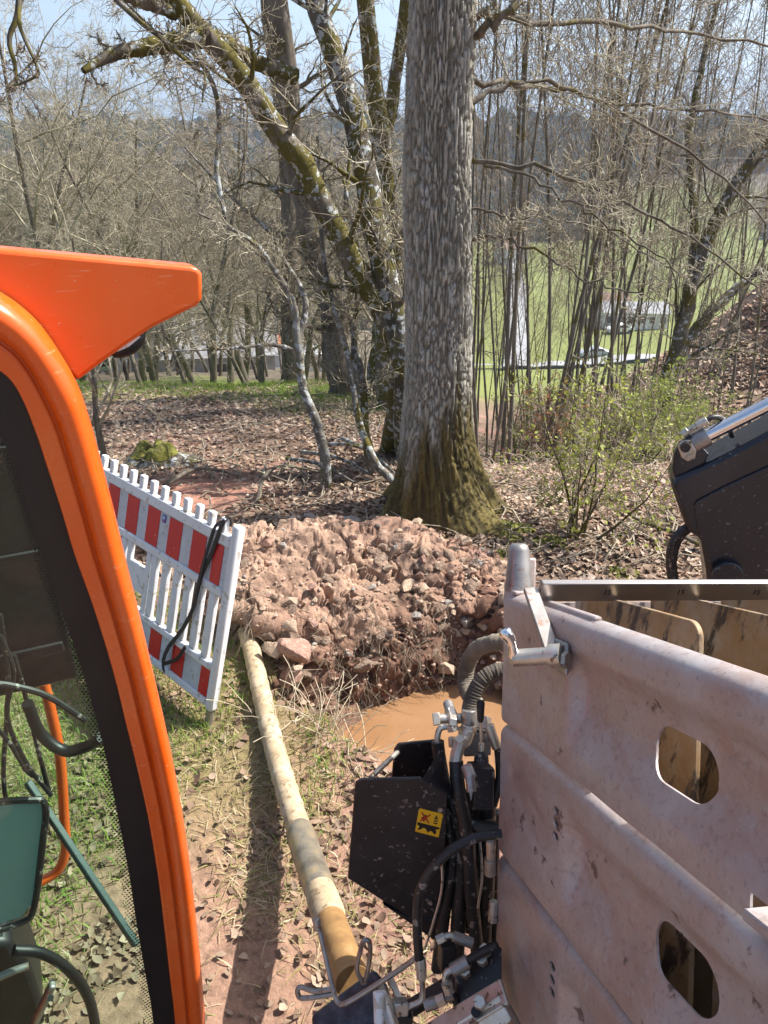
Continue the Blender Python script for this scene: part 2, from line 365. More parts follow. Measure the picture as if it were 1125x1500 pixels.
def rock_mesh(name, seed, n=13, flat=(1, .8, .62), sub=0, col=None):
    r = np.random.default_rng(seed); bm = bmesh.new()
    for _ in range(n):
        v = r.normal(size=3); v /= np.linalg.norm(v); v = v * r.uniform(.8, 1.05) * np.array(flat); bm.verts.new(v)
    bmesh.ops.convex_hull(bm, input=bm.verts)
    for v in [v for v in bm.verts if not v.link_faces]: bm.verts.remove(v)
    if sub:
        bmesh.ops.bevel(bm, geom=list(bm.edges), offset=.1, segments=2, affect='EDGES', profile=.6)
        bmesh.ops.triangulate(bm, faces=bm.faces)
        bmesh.ops.subdivide_edges(bm, edges=bm.edges, cuts=2, use_grid_fill=True)
        for v in bm.verts:
            k = vnoise(np.array([v.co.x * 3]), np.array([v.co.y * 3]), np.array([v.co.z * 3]), seed)[0] * .07 + vnoise(np.array([v.co.x * 9]), np.array([v.co.y * 9]), np.array([v.co.z * 9]), seed)[0] * .03
            v.co *= 1 + k
    me = bpy.data.meshes.new(name); bm.to_mesh(me); bm.free()
    if sub: me.polygons.foreach_set('use_smooth', np.ones(len(me.polygons), bool)); me.set_sharp_from_angle(angle=R_(35))
    return me
M['stone'] = [mat('pale_sandstone', [(.35, (.36, .25, .17)), (.65, (.50, .38, .28))], 5, .9, .5, .05, bscale=9),
              mat('red_sandstone', [(.35, (.25, .13, .095)), (.65, (.40, .26, .20))], 5, .9, .5, .05, bscale=9),
              mat('grey_stone', [(.35, (.25, .22, .19)), (.65, (.40, .36, .32))], 5, .9, .5, .05, bscale=9)]
protos = []
for i in range(15):
    me = rock_mesh('stone', 100 + i, 13 + i % 5, (1, random.Random(i).uniform(.65, .95), random.Random(i + 50).uniform(.45, .75))); me.materials.append(M['stone'][(0, 1, 0, 2, 0)[i % 5]]); protos.append(me)
def put_rock(name, me, p, s, parent=None, seed=0):
    o = bpy.data.objects.new(name, me); COL.objects.link(o); r = random.Random(seed)
    loc = Vector([float(q) for q in p])
    if parent is not None: o.parent = parent; loc = loc - parent.location
    o.location = loc; o.scale = (s, s, s); o.rotation_euler = (r.uniform(-.6, .6), r.uniform(-.6, .6), r.uniform(0, 6.28)); return o
M['clod'] = mat('clay_clod', [(.35, (.19, .12, .085)), (.5, (.29, .20, .145)), (.66, (.40, .30, .225))], 4, .95, .8, .06, bscale=8)
clods = []
for i in range(7):
    me = rock_mesh('clod', 400 + i, 11 + i % 4, (1, random.Random(i).uniform(.65, .95), random.Random(i + 9).uniform(.45, .7)), 1); me.materials.append(M['clod']); clods.append(me)
for k in range(60):
    i = int(rng.uniform(.07, .86) * NU); j = int(rng.uniform(.22, .86) * NV); s = float(rng.uniform(.04, .085) + .04 * rng.random() ** 4)
    put_rock('clod', clods[k % 7], S[i, j] - N[i, j] * s * .15, s, bank, k + 900)
cnt = 0
for k in range(2000):
    if cnt >= 240: break
    i = int(rng.uniform(.06, .92) * NU); j = int(rng.uniform(.02, .98) * NV)
    p = S[i, j]
    right = sstep(.2, .75, p[0])
    if rng.uniform() > .35 + .65 * right: continue
    s = float(np.exp(rng.normal(math.log(.024 + .010 * right), .42))); s = min(s, .075)
    put_rock('stone', protos[int(rng.integers(15))], p + N[i, j] * s * .25, s, bank, k); cnt += 1
# smaller crumbs: one part, too many to count
V, F3 = [], []
crumb = [np.array([v.co for v in m.vertices]) for m in protos]; crumbf = [[tuple(p.vertices) for p in m.polygons] for m in protos]
for k in range(1300):
    i = int(rng.uniform(.03, .99) * NU); j = int(rng.uniform(0, 1) * NV); p = S[i, j]; q = int(rng.integers(15)); s = float(np.exp(rng.normal(math.log(.009), .4)))
    a = rng.uniform(0, 6.28); rot = np.array([[math.cos(a), -math.sin(a), 0], [math.sin(a), math.cos(a), 0], [0, 0, 1]])
    n = sum(len(t) for t in V); V.append(crumb[q] @ rot.T * s + p + N[i, j] * s * .4); F3 += [tuple(t + n for t in f) for f in crumbf[q]]
cm = mesh_np('crumbs', np.concatenate(V), F3=F3, smooth=False)
M['crumb'] = mat('soil_crumbs', [(.35, (.24, .15, .11)), (.65, (.46, .34, .26))], 9, .95, .3)
tag(link('soil_crumbs', cm, M['crumb'], bank), kind='stuff')
# the big rocks: things of their own
BIG = [((432, 955), .118, 'large brown boulder stuck in the soil bank near the pipe end', 3.40, 1),
       ((398, 950), .058, 'pale tan angular rock beside the pipe end left of the large boulder', 3.40, 0),
       ((425, 918), .055, 'tan rock perched on the soil bank above the large boulder', 3.52, 0),
       ((424, 990), .085, 'round earthy boulder low in the bank under the large boulder', 3.34, 1),
       ((437, 980), .036, 'small pale rock wedged below the large boulder', 3.25, 0),
       ((655, 980), .062, 'upright yellowish rock at the foot of the bank by the water', 3.80, 0),
       ((700, 830), .06, 'grey rock among the rubble left of the corner pin', 4.35, 2),
       ((715, 885), .075, 'pale grey rock beside the upper left edge of the rusty box', 4.05, 2)]
for k, (pp, s, lab, yy, mi) in enumerate(BIG):
    me = rock_mesh('rock', 300 + k, 14, (1, .8, .68), 1); me.materials.append(M['stone'][mi])
    tag(put_rock('rock', me, PY(*pp, yy - .03), s * 1.22, None, k + 3), lab, 'rock')
for k, (pp, s, lab, mi) in enumerate([((509, 766), .13, 'pale wedge-shaped stone lying on the litter left of the oak', 2), ((455, 762), .07, 'rounded grey stone beside the bright moss tuft', 2), ((735, 855), .06, 'smooth grey stone on the ground behind the corner pin', 2)]):
    q = G(*pp); me = rock_mesh('stone', 340 + k, 14, (1, .7, .5), 1); me.materials.append(M['stone'][mi])
    tag(put_rock('rock', me, (q[0], q[1], gz(q[0], q[1]) + s * .2), s, None, k + 30), lab, 'rock')

# ================================================================== TREES
def rotate(d, ang, az):
    """tilt unit vector d by ang, in direction az round it"""
    a = (d[1], -d[0], 0.0) if abs(d[2]) < .95 else (0.0, d[2], -d[1])
    l = math.sqrt(a[0] ** 2 + a[1] ** 2 + a[2] ** 2) or 1; a = (a[0] / l, a[1] / l, a[2] / l)
    b = (d[1] * a[2] - d[2] * a[1], d[2] * a[0] - d[0] * a[2], d[0] * a[1] - d[1] * a[0])
    ca, sa, cz, sz_ = math.cos(ang), math.sin(ang), math.cos(az), math.sin(az)
    return tuple(d[i] * ca + (a[i] * cz + b[i] * sz_) * sa for i in range(3))
def grow(rd, p, d, L, r, lev, out, prm):
    n = prm['seg'][lev]; st = L / n; pts = [p]; dirs = []
    w_, up = prm['wob'][lev], prm['up'][lev]
    for i in range(n):
        d = (d[0] + rd.gauss(0, w_), d[1] + rd.gauss(0, w_), d[2] + rd.gauss(0, w_) + up)
        l = math.sqrt(d[0] ** 2 + d[1] ** 2 + d[2] ** 2); d = (d[0] / l, d[1] / l, d[2] / l)
        p = (p[0] + d[0] * st, p[1] + d[1] * st, p[2] + d[2] * st); pts.append(p); dirs.append(d)
    rad = [max(r * (1 - prm['taper'] * i / n), prm['rmin']) for i in range(n + 1)]
    out.append((pts, rad, lev))
    if lev + 1 < prm['lev']: sprout(rd, pts, rad, dirs, L, lev, out, prm, prm['n'][lev], prm['t0'][lev])
def sprout(rd, pts, rad, dirs, L, lev, out, prm, count, t0):
    n = len(dirs); az = rd.uniform(0, 6.28)
    for k in range(count):
        t = t0 + (1 - t0) * (k + rd.random()) / count; f = min(t * n, n - 1e-4); i = int(f); f -= i
        a, b = pts[i], pts[i + 1]; q = tuple(a[c] + (b[c] - a[c]) * f for c in range(3)); az += 2.4 + rd.gauss(0, .5)
        dd = rotate(dirs[i], R_(rd.uniform(*prm['ang'][lev])), az)
        l2 = L * prm['ratio'][lev] * rd.uniform(.6, 1.2) * (1.15 - .6 * t)
        grow(rd, q, dd, l2, max(rad[i] * prm['rr'][lev], prm['rmin']), lev + 1, out, prm)
def tubes(polys, rcut=(.03, .009), sides=(9, 5, 3)):
    groups = {}
    for pts, rad, lev in polys:
        s = sides[0] if max(rad) > rcut[0] else sides[1] if max(rad) > rcut[1] else sides[2]
        groups.setdefault((len(pts), s), []).append((pts, rad))
    Vs, Fs, base = [], [], 0
    for (m, s), L in groups.items():
        Pn = np.array([q[0] for q in L], float); Rn = np.array([q[1] for q in L], float)
        T = np.gradient(Pn, axis=1); T /= np.linalg.norm(T, axis=2)[..., None] + 1e-9
        ref = np.array([.83, .55, .06]); A = np.cross(T, ref); A /= np.linalg.norm(A, axis=2)[..., None] + 1e-9; B = np.cross(T, A)
        an = np.arange(s) * 2 * math.pi / s
        V = Pn[:, :, None] + (A[:, :, None] * np.cos(an)[None, None, :, None] + B[:, :, None] * np.sin(an)[None, None, :, None]) * Rn[:, :, None, None]
        k = len(L); ii = base + np.arange(k * m * s).reshape(k, m, s); nx_ = np.roll(ii, -1, axis=2)
        Fs.append(np.stack([ii[:, :-1], nx_[:, :-1], nx_[:, 1:], ii[:, 1:]], -1).reshape(-1, 4)); Vs.append(V.reshape(-1, 3)); base += k * m * s
    return np.concatenate(Vs), np.concatenate(Fs)

def bark(name, cols, moss=0., lichen=0., scale=9, stretch=(1, 1, .25), bmp=.7, bd=.02, twig=False):
    m, n, b = newmat(name); co = coords(n, 'Object', stretch); co1 = coords(n)
    f = noise(n, co, scale, 7, .65); c = ramp(n, f, [(.3, cols[0]), (.5, cols[1]), (.72, cols[2])])
    if moss: c = mixc(n, ramp(n, noise(n, co1, 3.2, 6, .7), [(.62 - moss * .3, (0, 0, 0)), (.68 - moss * .3, (1, 1, 1))]), c, mixc(n, noise(n, co1, 30, 3), (.05, .045, .012), (.155, .13, .03)))
    if lichen: c = mixc(n, ramp(n, noise(n, co1, 15, 5, .66), [(.66 - lichen * .3, (0, 0, 0)), (.68 - lichen * .3, (1, 1, 1))]), c, mixc(n, noise(n, co1, 40, 2), (.26, .28, .28), (.44, .46, .45)))
    n.links.new(c, b.inputs['Base Color']); b.inputs['Roughness'].default_value = .9; b.inputs['Specular IOR Level'].default_value = .2
    if bmp: bump(n, b, f, bmp, bd)
    return m
GREY = ((.065, .052, .04), (.135, .115, .09), (.22, .20, .165))
M['bark'] = bark('brown_grey_bark', GREY, moss=.2)
M['twig'] = mat('grey_twigs', [(.3, (.15, .126, .078)), (.5, (.285, .25, .172)), (.7, (.46, .42, .32))], 2.2, .85, 0)
M['twig2'] = mat('brown_twigs', [(.3, (.12, .096, .066)), (.5, (.235, .195, .14)), (.7, (.37, .315, .24))], 2.2, .85, 0)
M['lichenbark'] = bark('lichen_bark', ((.04, .034, .026), (.09, .077, .06), (.17, .15, .12)), moss=.42, lichen=.40)
M['darklichen'] = bark('dark_lichen_bark', ((.045, .038, .029), (.09, .077, .058), (.16, .14, .11)), moss=.5, lichen=.30)
M['sapbark'] = bark('sapling_bark', ((.085, .075, .058), (.155, .14, .112), (.25, .23, .19)), moss=.3)
M['mossbark'] = bark('mossy_bark', GREY, moss=.62, lichen=.30)
M['palebark'] = bark('pale_lichen_bark', ((.07, .06, .05), (.15, .135, .11), (.27, .255, .22)), moss=.32, lichen=.40)
M['dark_bark'] = bark('dark_bark', ((.045, .038, .029), (.09, .077, .058), (.16, .14, .11)), moss=.35)

DENSE = dict(lev=5, seg=[7, 6, 5, 4, 3], wob=[.10, .17, .22, .26, .3], up=[.05, .03, .02, .0, 0], taper=.8, rmin=.0035, n=[12, 8, 7, 6], t0=[.22, .2, .2, .2], ang=[(30, 75), (30, 65), (30, 65), (25, 60)], ratio=[.55, .55, .52, .5], rr=[.5, .55, .6, .6])
POLE = dict(lev=4, seg=[10, 6, 4, 3], wob=[.032, .09, .15, .2], up=[.02, .08, .05, .02], taper=.82, rmin=.003, n=[17, 7, 4], t0=[.28, .25, .2], ang=[(25, 55), (25, 50), (25, 55)], ratio=[.26, .42, .45], rr=[.38, .5, .6])
TWIGGY = dict(lev=4, seg=[6, 6, 5, 3], wob=[.14, .2, .24, .28], up=[.03, .03, .02, 0], taper=.88, rmin=.0026, n=[8, 9, 7], t0=[.15, .15, .15], ang=[(30, 70), (30, 65), (25, 60)], ratio=[.6, .5, .5], rr=[.27, .5, .6])

def crown_of(root, big, small, m1, m2, name='crown', rc=((.03, .009), (9, 5, 3))):
    V, F = tubes(small); k = len(F)
    if big: V2, F2 = tubes(big, *rc); F = np.concatenate([F, F2 + len(V)]); V = np.concatenate([V, V2])
    me = mesh_np(name, V, F); me.materials.append(m2); me.materials.append(m1); mi = np.zeros(len(F), np.int32); mi[k:] = 1; me.polygons.foreach_set('material_index', mi)
    return link(name, me, None, root)
def tree_from(name, label, cat, base, stems, trunk_mat, twig_mat, prm, seed, sprouts=10, group=None, sub=None, t0=.35, Lf=.5, crown_name='crown'):
    """stems: list of (points, radii) in world space; branches sprout from them"""
    rd = random.Random(seed); root = thing(name, label, cat, base, group); main, br = [], []
    for pts, rad in stems:
        pts = [tuple(map(float, p)) for p in curve(pts, 22)]; rad = list(np.interp(np.linspace(0, 1, len(pts)), np.linspace(0, 1, len(rad)), rad))
        pts = [tuple(c + rd.gauss(0, .12 * rad[i]) for c in p) for i, p in enumerate(pts)]
        main.append((pts, rad, 0)); dirs = [tuple(nrm(np.subtract(pts[i + 1], pts[i]))) for i in range(len(pts) - 1)]
        L = sum(np.linalg.norm(np.subtract(pts[i + 1], pts[i])) for i in range(len(pts) - 1))
        if sprouts: sprout(rd, pts, rad, dirs, L * Lf, 0, br, prm, sprouts, t0)
    V, F = tubes(main, (.02, .005), (16, 8, 5)); link('trunk', mesh_np('trunk', V, F), trunk_mat, root)
    big = [q for q in br if max(q[1]) > .013]; small = [q for q in br if max(q[1]) <= .013]
    if br: crown_of(root, big, small, trunk_mat, twig_mat, crown_name)
    return root

# --- the big oak, bark ridges as real relief
oc = np.array([.445, 5.45]); oz = gz(.47, 5.45)
oak = thing('oak_tree', 'thick straight oak with furrowed grey bark and mossy flared base behind the soil bank', 'tree', (oc[0], oc[1], oz))
nA, nZ = 210, 440
zz = np.concatenate([np.linspace(-.25, 4.2, nZ - 60), np.linspace(4.2, 11, 61)[1:]]); nZ = len(zz)
an = np.linspace(0, 2 * math.pi, nA, endpoint=False); AN, ZZ = np.meshgrid(an, zz)
rad = np.interp(zz, [-.25, 0, .12, .3, .55, .9, 2, 3.4, 6, 11], [.60, .45, .385, .32, .268, .238, .214, .192, .17, .12])[:, None]
lobes = (.5 + .5 * np.cos(5 * AN + .6 + .5 * np.sin(2 * AN))) ** 2
flare = np.clip(1 - ZZ / .75, 0, 1.3) ** 2
Rr = rad * (1 + .28 * flare * (lobes - .3))
root_r = np.exp(-((AN - R_(310)) / .28) ** 2); Rr = Rr + .34 * root_r * np.clip(1 - ZZ / .42, 0, 1.2) ** 2.2     # root running to the right
cx, cy = np.cos(AN), np.sin(AN)
tw = AN + .12 * ZZ
bx_, by_, bz_ = np.cos(tw) * 5.5, np.sin(tw) * 5.5, ZZ * 3.6
wv = .5 * fbm(bx_ * .7, by_ * .7, bz_ * .9, 3, 200)
d1, d2, cid = worley(bx_ * 2.1 + wv, by_ * 2.1 + wv, bz_ * 2.3 + 3 * wv, 210)
ridge = sstep(.02, .34, d2 - d1); fine = fbm(bx_ * 4, by_ * 4, bz_ * 1.3, 3, 220)
Rr = Rr + .019 * ridge - .010 + .007 * fine + .02 * fbm(cx * 1.2, cy * 1.2, ZZ * .8, 3, 230)
cxs = oc[0] + np.interp(ZZ, [0, .6, 2, 3.4, 11], [0, -.055, -.085, -.10, -.1]); V = np.stack([cxs + Rr * cx, oc[1] + Rr * cy, oz + ZZ], -1)
ii = np.arange(nA * nZ).reshape(nZ, nA); jj = np.roll(ii, -1, axis=1)
pale = fbm(bx_ * .9, by_ * .9, bz_ * .35, 4, 240)
cB = np.array([.135, .12, .094]) + (np.array([.36, .34, .285]) - np.array([.135, .12, .094])) * ridge[..., None] * (.7 + .5 * cid[..., None])
lich = sstep(.1, .4, pale) * ridge; cB = cB * (1 - .55 * lich[..., None]) + np.array([.42, .42, .40]) * .55 * lich[..., None]
mz = sstep(.78, .36, ZZ + .28 * fbm(bx_ * .8, by_ * .8, bz_ * .25, 3, 250) - .22 * np.cos(AN - R_(330)))
mcol = np.array([.045, .036, .016]) + (np.array([.115, .09, .03]) - np.array([.045, .036, .016])) * np.clip(.5 + fine, 0, 1)[..., None]
bright = sstep(.25, -.05, ZZ - .25 * root_r); mcol = mcol * (1 + .5 * bright[..., None])
cB = cB * (1 - mz[..., None]) + mcol * mz[..., None]
M['oak'] = vcmat('oak_bark', .92, .35, 45, .6, .012)
link('trunk', mesh_np('trunk', V.reshape(-1, 3), np.stack([ii[:-1], jj[:-1], jj[1:], ii[1:]], -1).reshape(-1, 4), col=cB.reshape(-1, 3)), M['oak'], oak)
br = []; rd = random.Random(3)
def limb(pix, r0, r1, seed, prm=TWIGGY, n=9, Lf=.42, out=None):
    """a traced limb: (px,py,depth) points, with twigs"""
    out = br if out is None else out; rj = random.Random(seed)
    pts = [tuple(float(c) + rj.gauss(0, .012) for c in p) for p in curve([P(*q) for q in pix], 24)]; rr = list(np.linspace(r0, r1, len(pts))); out.append((pts, rr, 1))
    dirs = [tuple(nrm(np.subtract(pts[i + 1], pts[i]))) for i in range(len(pts) - 1)]; L = sum(np.linalg.norm(np.subtract(pts[i + 1], pts[i])) for i in range(len(pts) - 1))
    if n: sprout(random.Random(seed), pts, rr, dirs, L * Lf, 0, out, prm, n, .18)
limb([(688, 236, 5.0), (760, 242, 4.9), (850, 268, 4.8), (930, 305, 4.8), (1010, 345, 4.7), (1110, 420, 4.6)], .016, .005, 1)
limb([(700, 237, 5.0), (770, 255, 4.8), (850, 300, 4.6), (920, 345, 4.5), (1000, 400, 4.4)], .011, .004, 2)
limb([(690, 350, 5.2), (735, 345, 5.0), (790, 370, 4.9), (880, 415, 4.8), (960, 440, 4.8)], .012, .004, 3)
limb([(690, 305, 5.3), (760, 318, 5.3), (880, 335, 5.4), (990, 400, 5.6)], .010, .004, 4)
limb([(695, 118, 5.2), (800, 128, 5.6), (900, 150, 6), (1000, 160, 6.4), (1125, 178, 7)], .020, .008, 5)
limb([(676, 30, 4.64), (720, 24, 4.7), (800, 35, 5), (900, 36, 5.4), (1000, 48, 6), (1125, 68, 6.5)], .024, .01, 6)
limb([(672, 166, 4.86), (720, 134, 4.9), (780, 118, 5), (860, 140, 5.4), (950, 190, 5.8), (1060, 260, 6.2), (1125, 330, 6.5)], .020, .007, 7)
limb([(678, 66, 4.7), (740, 20, 4.5), (780, -60, 4.5)], .03, .015, 8)
rdc = random.Random(11)
for k in range(9):
    z0 = 4.8 + .55 * k; d = rotate((0, 0, 1), R_(rdc.uniform(35, 65)), k * 2.4); grow(rdc, (oc[0], oc[1], oz + z0), d, 2.6, .06, 1, br, dict(TWIGGY, lev=4, seg=[6, 6, 4, 3]))
big = [q for q in br if max(q[1]) > .008]; crown_of(oak, big, [q for q in br if max(q[1]) <= .008], M['bark'], M['twig'], 'crown', ((.006, .003), (9, 6, 4)))

# --- the leaning lichen-covered pair behind the oak
def base_at(px, D):
    r = ray(px, 600); x = r[0] / r[1] * D; return np.array([x, D, gz(x, D)])
b0 = PY(597, 640, 7.0); b0[2] = gz(b0[0], 7.0)
tree_from('leaning_tree', 'slanting trunk patched with white lichen rising to the upper middle, left of the oak', 'tree', b0,
          [([b0 + (0, 0, -.1), P(596, 560, 6.6), P(580, 460, 6.5), P(556, 380, 6.4), P(540, 270, 6.3), P(515, 170, 6.2), P(482, 60, 6.1), P(452, -30, 6.0), P(430, -160, 6)], [.13, .12, .112, .106, .10, .092, .085, .078, .06])],
          M['lichenbark'], M['twig'], TWIGGY, 21, 16, t0=.2, Lf=.30)
b1 = b0 + np.array([-.18, .12, 0])
tree_from('mossy_leaning_tree', 'mossy trunk leaning far left with heavy crooked limbs at the upper left', 'tree', b1,
          [([b1 + (0, 0, -.1), P(588, 540, 6.7), P(560, 445, 6.5), P(500, 355, 6.3), P(440, 240, 6.0), P(385, 160, 5.8), P(330, 85, 5.6), P(270, 20, 5.4), P(225, -40, 5.2)], [.11, .104, .098, .094, .09, .085, .078, .07, .05]),
           ([P(300, 55, 5.5), P(270, 60, 5.4), P(215, 70, 5.3), P(165, 80, 5.2), P(122, 104, 5.1)], [.07, .065, .055, .045, .02]),
           ([P(432, 112, 6.2), P(380, 92, 6), P(330, 62, 5.7), P(300, 50, 5.5)], [.07, .06, .05, .04]),
           ([P(262, 22, 5.4), P(215, 5, 5.2), P(120, -20, 5)], [.05, .04, .02])],
          M['mossbark'], M['twig'], TWIGGY, 22, 12, t0=.15, Lf=.40)
# --- straight trunks further back
for k, (lab, px0, D, top, r0, r1, mt) in enumerate([
        ('straight grey trunk seen between the visor and the leaning trees', 430, 12.6, (388, -40), .13, .10, 'bark'),
        ('thick brown trunk forking behind the leaning trees', 503, 11.0, (400, -40), .17, .12, 'bark'),
        ('dark trunk with mossy foot just left of the oak', 572, 9.6, (530, -40), .15, .09, 'mossbark'),
        ('slim trunk rising close behind the oak on its left', 545, 10.5, (600, -40), .10, .07, 'mossbark')]):
    b = base_at(px0, D); zc = D / ray(0, 300)[1]; r = ray(*top); t = CAM + r * (D / r[1]); m_ = b + (t - b) * .5 + np.array([.12 * (-1) ** k, .1, 0])
    up = t + (t - m_) * .9
    tree_from('straight_tree', lab, 'tree', b, [([b - (0, 0, .1), b + (t - b) * .25 + np.array([.03, 0, 0]), m_, t, up], [r0 * 1.35, r0, (r0 + r1) / 2, r1, r1 * .6])], M[mt], M['twig'], TWIGGY, 40 + k, 22, t0=.15, Lf=.22)
# --- lichen saplings in front of them
for k, (lab, stems) in enumerate([
        ('pale lichen-covered sapling forking into crooked twigs left of the oak', [
            ([G(478, 712), P(470, 640, 6.2), P(445, 570, 6.15), P(436, 500, 6.1), P(428, 440, 6.0), P(395, 385, 5.9), P(365, 350, 5.8), P(290, 312, 5.6)], [.046, .04, .035, .032, .026, .021, .016, .008]),
            ([P(436, 500, 6.1), P(448, 440, 6.1), P(415, 380, 6.1), P(395, 340, 6.1), P(340, 290, 6), P(270, 215, 5.9)], [.03, .024, .02, .016, .012, .006]),
            ([P(430, 512, 6.1), P(395, 505, 6), P(340, 510, 5.8), P(250, 514, 5.5)], [.02, .016, .012, .005]),
            ([P(330, 320, 5.8), P(318, 250, 5.8), P(320, 160, 5.7), P(300, 100, 5.6), P(270, 85, 5.5), P(180, 0, 5.4)], [.018, .02, .02, .018, .014, .008])]),
        ('slim curved sapling leaning against the foot of the oak', [
            ([G(577, 706), P(545, 670, 6.4), P(522, 600, 6.5), P(510, 520, 6.5), P(480, 420, 6.5), P(470, 330, 6.4), P(465, 200, 6.3)], [.035, .033, .03, .027, .022, .018, .01]),
            ([P(524, 610, 6.5), P(518, 500, 6.6), P(525, 380, 6.6), P(500, 250, 6.6)], [.03, .026, .02, .012])]),
        ('thin mossy sapling with a yellow-green foot beside the oak', [
            ([G(548, 692), P(535, 640, 6.6), P(530, 560, 6.7), P(512, 440, 6.7), P(505, 330, 6.7), P(515, 200, 6.7)], [.05, .042, .036, .03, .024, .014])])]):
    tree_from('sapling', lab, 'sapling', stems[0][0][0], stems, M['palebark'] if k < 2 else M['mossbark'], M['twig'], TWIGGY, 60 + k, 11, t0=.25, Lf=.36)
# --- dark leaning tree on the right and its partner
b = base_at(962, 12.0)
tree_from('leaning_tree', 'dark crooked tree leaning right above the ravine at the right edge', 'tree', b,
          [([b - (0, 0, .2), P(972, 590, 11.2), P(992, 510, 11), P(1012, 420, 10.8), P(1045, 330, 10.6), P(1085, 260, 10.4), P(1150, 180, 10.2), P(1200, 60, 10)], [.14, .12, .11, .10, .092, .085, .075, .05]),
           ([P(990, 515, 11), P(1030, 470, 11), P(1080, 420, 11), P(1140, 380, 11)], [.09, .075, .06, .04]),
           ([P(1012, 420, 10.8), P(1018, 330, 10.8), P(1010, 200, 10.8), P(1030, 90, 10.7), P(1060, -30, 10.6)], [.07, .058, .05, .04, .025])],
          M['darklichen'], M['twig'], TWIGGY, 71, 20, t0=.2, Lf=.34)

# --- crooked boughs hanging in from a tree left of the view
hb0 = np.array([-4.6, 4.6, gz(-4.6, 4.6)])
tree_from('overhanging_tree', 'dark thin boughs hanging against the sky in the top left corner', 'tree', hb0,
          [([hb0, hb0 + (0, 0, 2.5), hb0 + (.2, 0, 4.6)], [.16, .14, .10]),
           ([hb0 + (.1, 0, 4.2), P(20, -120, 4.6), P(28, 0, 4.4), P(14, 55, 4.4), P(22, 95, 4.4), P(25, 125, 4.4)], [.05, .03, .018, .014, .012, .006]),
           ([P(28, -20, 4.4), P(30, 40, 4.3), P(55, 100, 4.3), P(48, 115, 4.3), P(10, 130, 4.3)], [.012, .011, .009, .007, .004]),
           ([hb0 + (.2, 0, 4.5), P(120, -80, 4.8), P(170, 0, 4.8), P(235, 55, 4.8), P(285, 100, 4.9), P(300, 110, 4.9), P(296, 150, 4.9)], [.05, .03, .016, .014, .012, .009, .005])],
          M['dark_bark'], M['twig2'], TWIGGY, 90, 4, t0=.3, Lf=.24)
# --- prototypes for the woods
def proto(seed, prm, L, r, lean=.05):
    rd = random.Random(seed); out = []; grow(rd, (0, 0, -.2), tuple(nrm((rd.gauss(0, lean), rd.gauss(0, lean), 1))), L, r, 0, out, prm)
    a = tubes([q for q in out if q[2] == 0], (.02, .005), (9, 6, 5)); c = tubes([q for q in out if q[2] > 0], (.03, .012), (6, 4, 3))
    return mesh_np('trunk', *a), mesh_np('crown', *c)
PROTO_D = [proto(500 + i, DENSE, 8.5, .115, .12) for i in range(5)]
PROTO_P = [proto(520 + i, POLE, 10.5, .0265, .05) for i in range(6)]
def plant(name, label, cat, group, pr, x, y, s, rz, tm, wm, tilt=(0, 0), sz=None):
    root = thing(name, label, cat, (x, y, gz(x, y)), group); root.rotation_euler = (tilt[0], tilt[1], rz); root.scale = (s, s, sz or s)
    for nm, me, m_ in (('trunk', pr[0], tm), ('crown', pr[1], wm)):
        o = bpy.data.objects.new(nm, me); COL.objects.link(o); o.parent = root
        if not me.materials: me.materials.append(m_)
    return root
rd = random.Random(77)
# dense crooked trees on the left slope
spots = []
for k in range(400):
    D = 17.5 + 42 * rd.random() ** 1.3; px = rd.uniform(-120, 600)
    x = (px - 562) / 1127 / .98 * D
    if all((x - a) ** 2 + (D - b_) ** 2 > (1.35 + .025 * D) ** 2 for a, b_ in spots): spots.append((x, D))
    if len(spots) >= 82: break
for k, (x, D) in enumerate(spots):
    near = D < 25
    plant('bare_tree', 'crooked bare tree in the tangle just beyond the grass edge' if near else 'bare tree in the grey wood on the far slope at left', 'tree', 'near bare trees on the left' if near else 'bare trees of the far left wood',
          PROTO_D[k % 5], x, D, rd.uniform(.62, .95) if near else rd.uniform(.85, 1.25), rd.uniform(0, 6.28), M['bark'], M['twig'] if k % 5 < 3 else M['twig2'], (rd.gauss(0, .08), rd.gauss(0, .08)))
# orchard-like small trees along the grass edge
for k, (px, D, s, lab) in enumerate([(212, 13.2, .42, 'small dark-stemmed tree under the lamp of the orange visor'), (277, 12.6, .36, 'little forked tree standing on the grass edge'), (385, 12.4, .42, 'small bushy bare tree left of the straight grey trunk'), (365, 13.0, .38, 'slim crooked bare tree leaning left on the grass edge'), (147, 6.2, .30, 'gnarled small tree directly behind the orange pillar')]):
    q = base_at(px, D); plant('small_tree', lab, 'tree', None, PROTO_D[(k + 2) % 5], q[0], q[1], s, k * 1.7, M['bark'], M['twig'], (0, 0), s * .8)
# pole saplings in the ravine
pole = [(705, 9.5), (716, 12), (728, 9), (742, 10.5), (752, 8.6), (762, 13), (778, 12), (795, 10), (804, 11), (812, 10.4), (820, 11.6), (828, 10), (836, 11), (842, 12.4), (850, 10.2), (858, 11.5), (868, 9.6), (880, 12), (893, 13), (905, 11), (918, 14), (930, 12.5), (945, 13.5), (960, 15), (978, 14), (996, 16), (1015, 15), (1040, 17), (1070, 16), (1095, 15), (1120, 17),
        (700, 15), (735, 16), (770, 17), (785, 15), (815, 16), (845, 17), (875, 18), (900, 17), (935, 19), (1005, 20), (1055, 21), (1100, 19), (690, 12), (722, 18), (748, 20), (830, 20), (862, 14), (888, 9.4), (1150, 16), (1180, 14), (970, 18)]
pole += [(700 + 17 * k + (k * 37 % 13), 11 + (k * 29 % 90) / 9) for k in range(26)]
pole += [(688 + 11 * k + (k * 53 % 17), 14 + (k * 31 % 100) / 10) for k in range(34)]
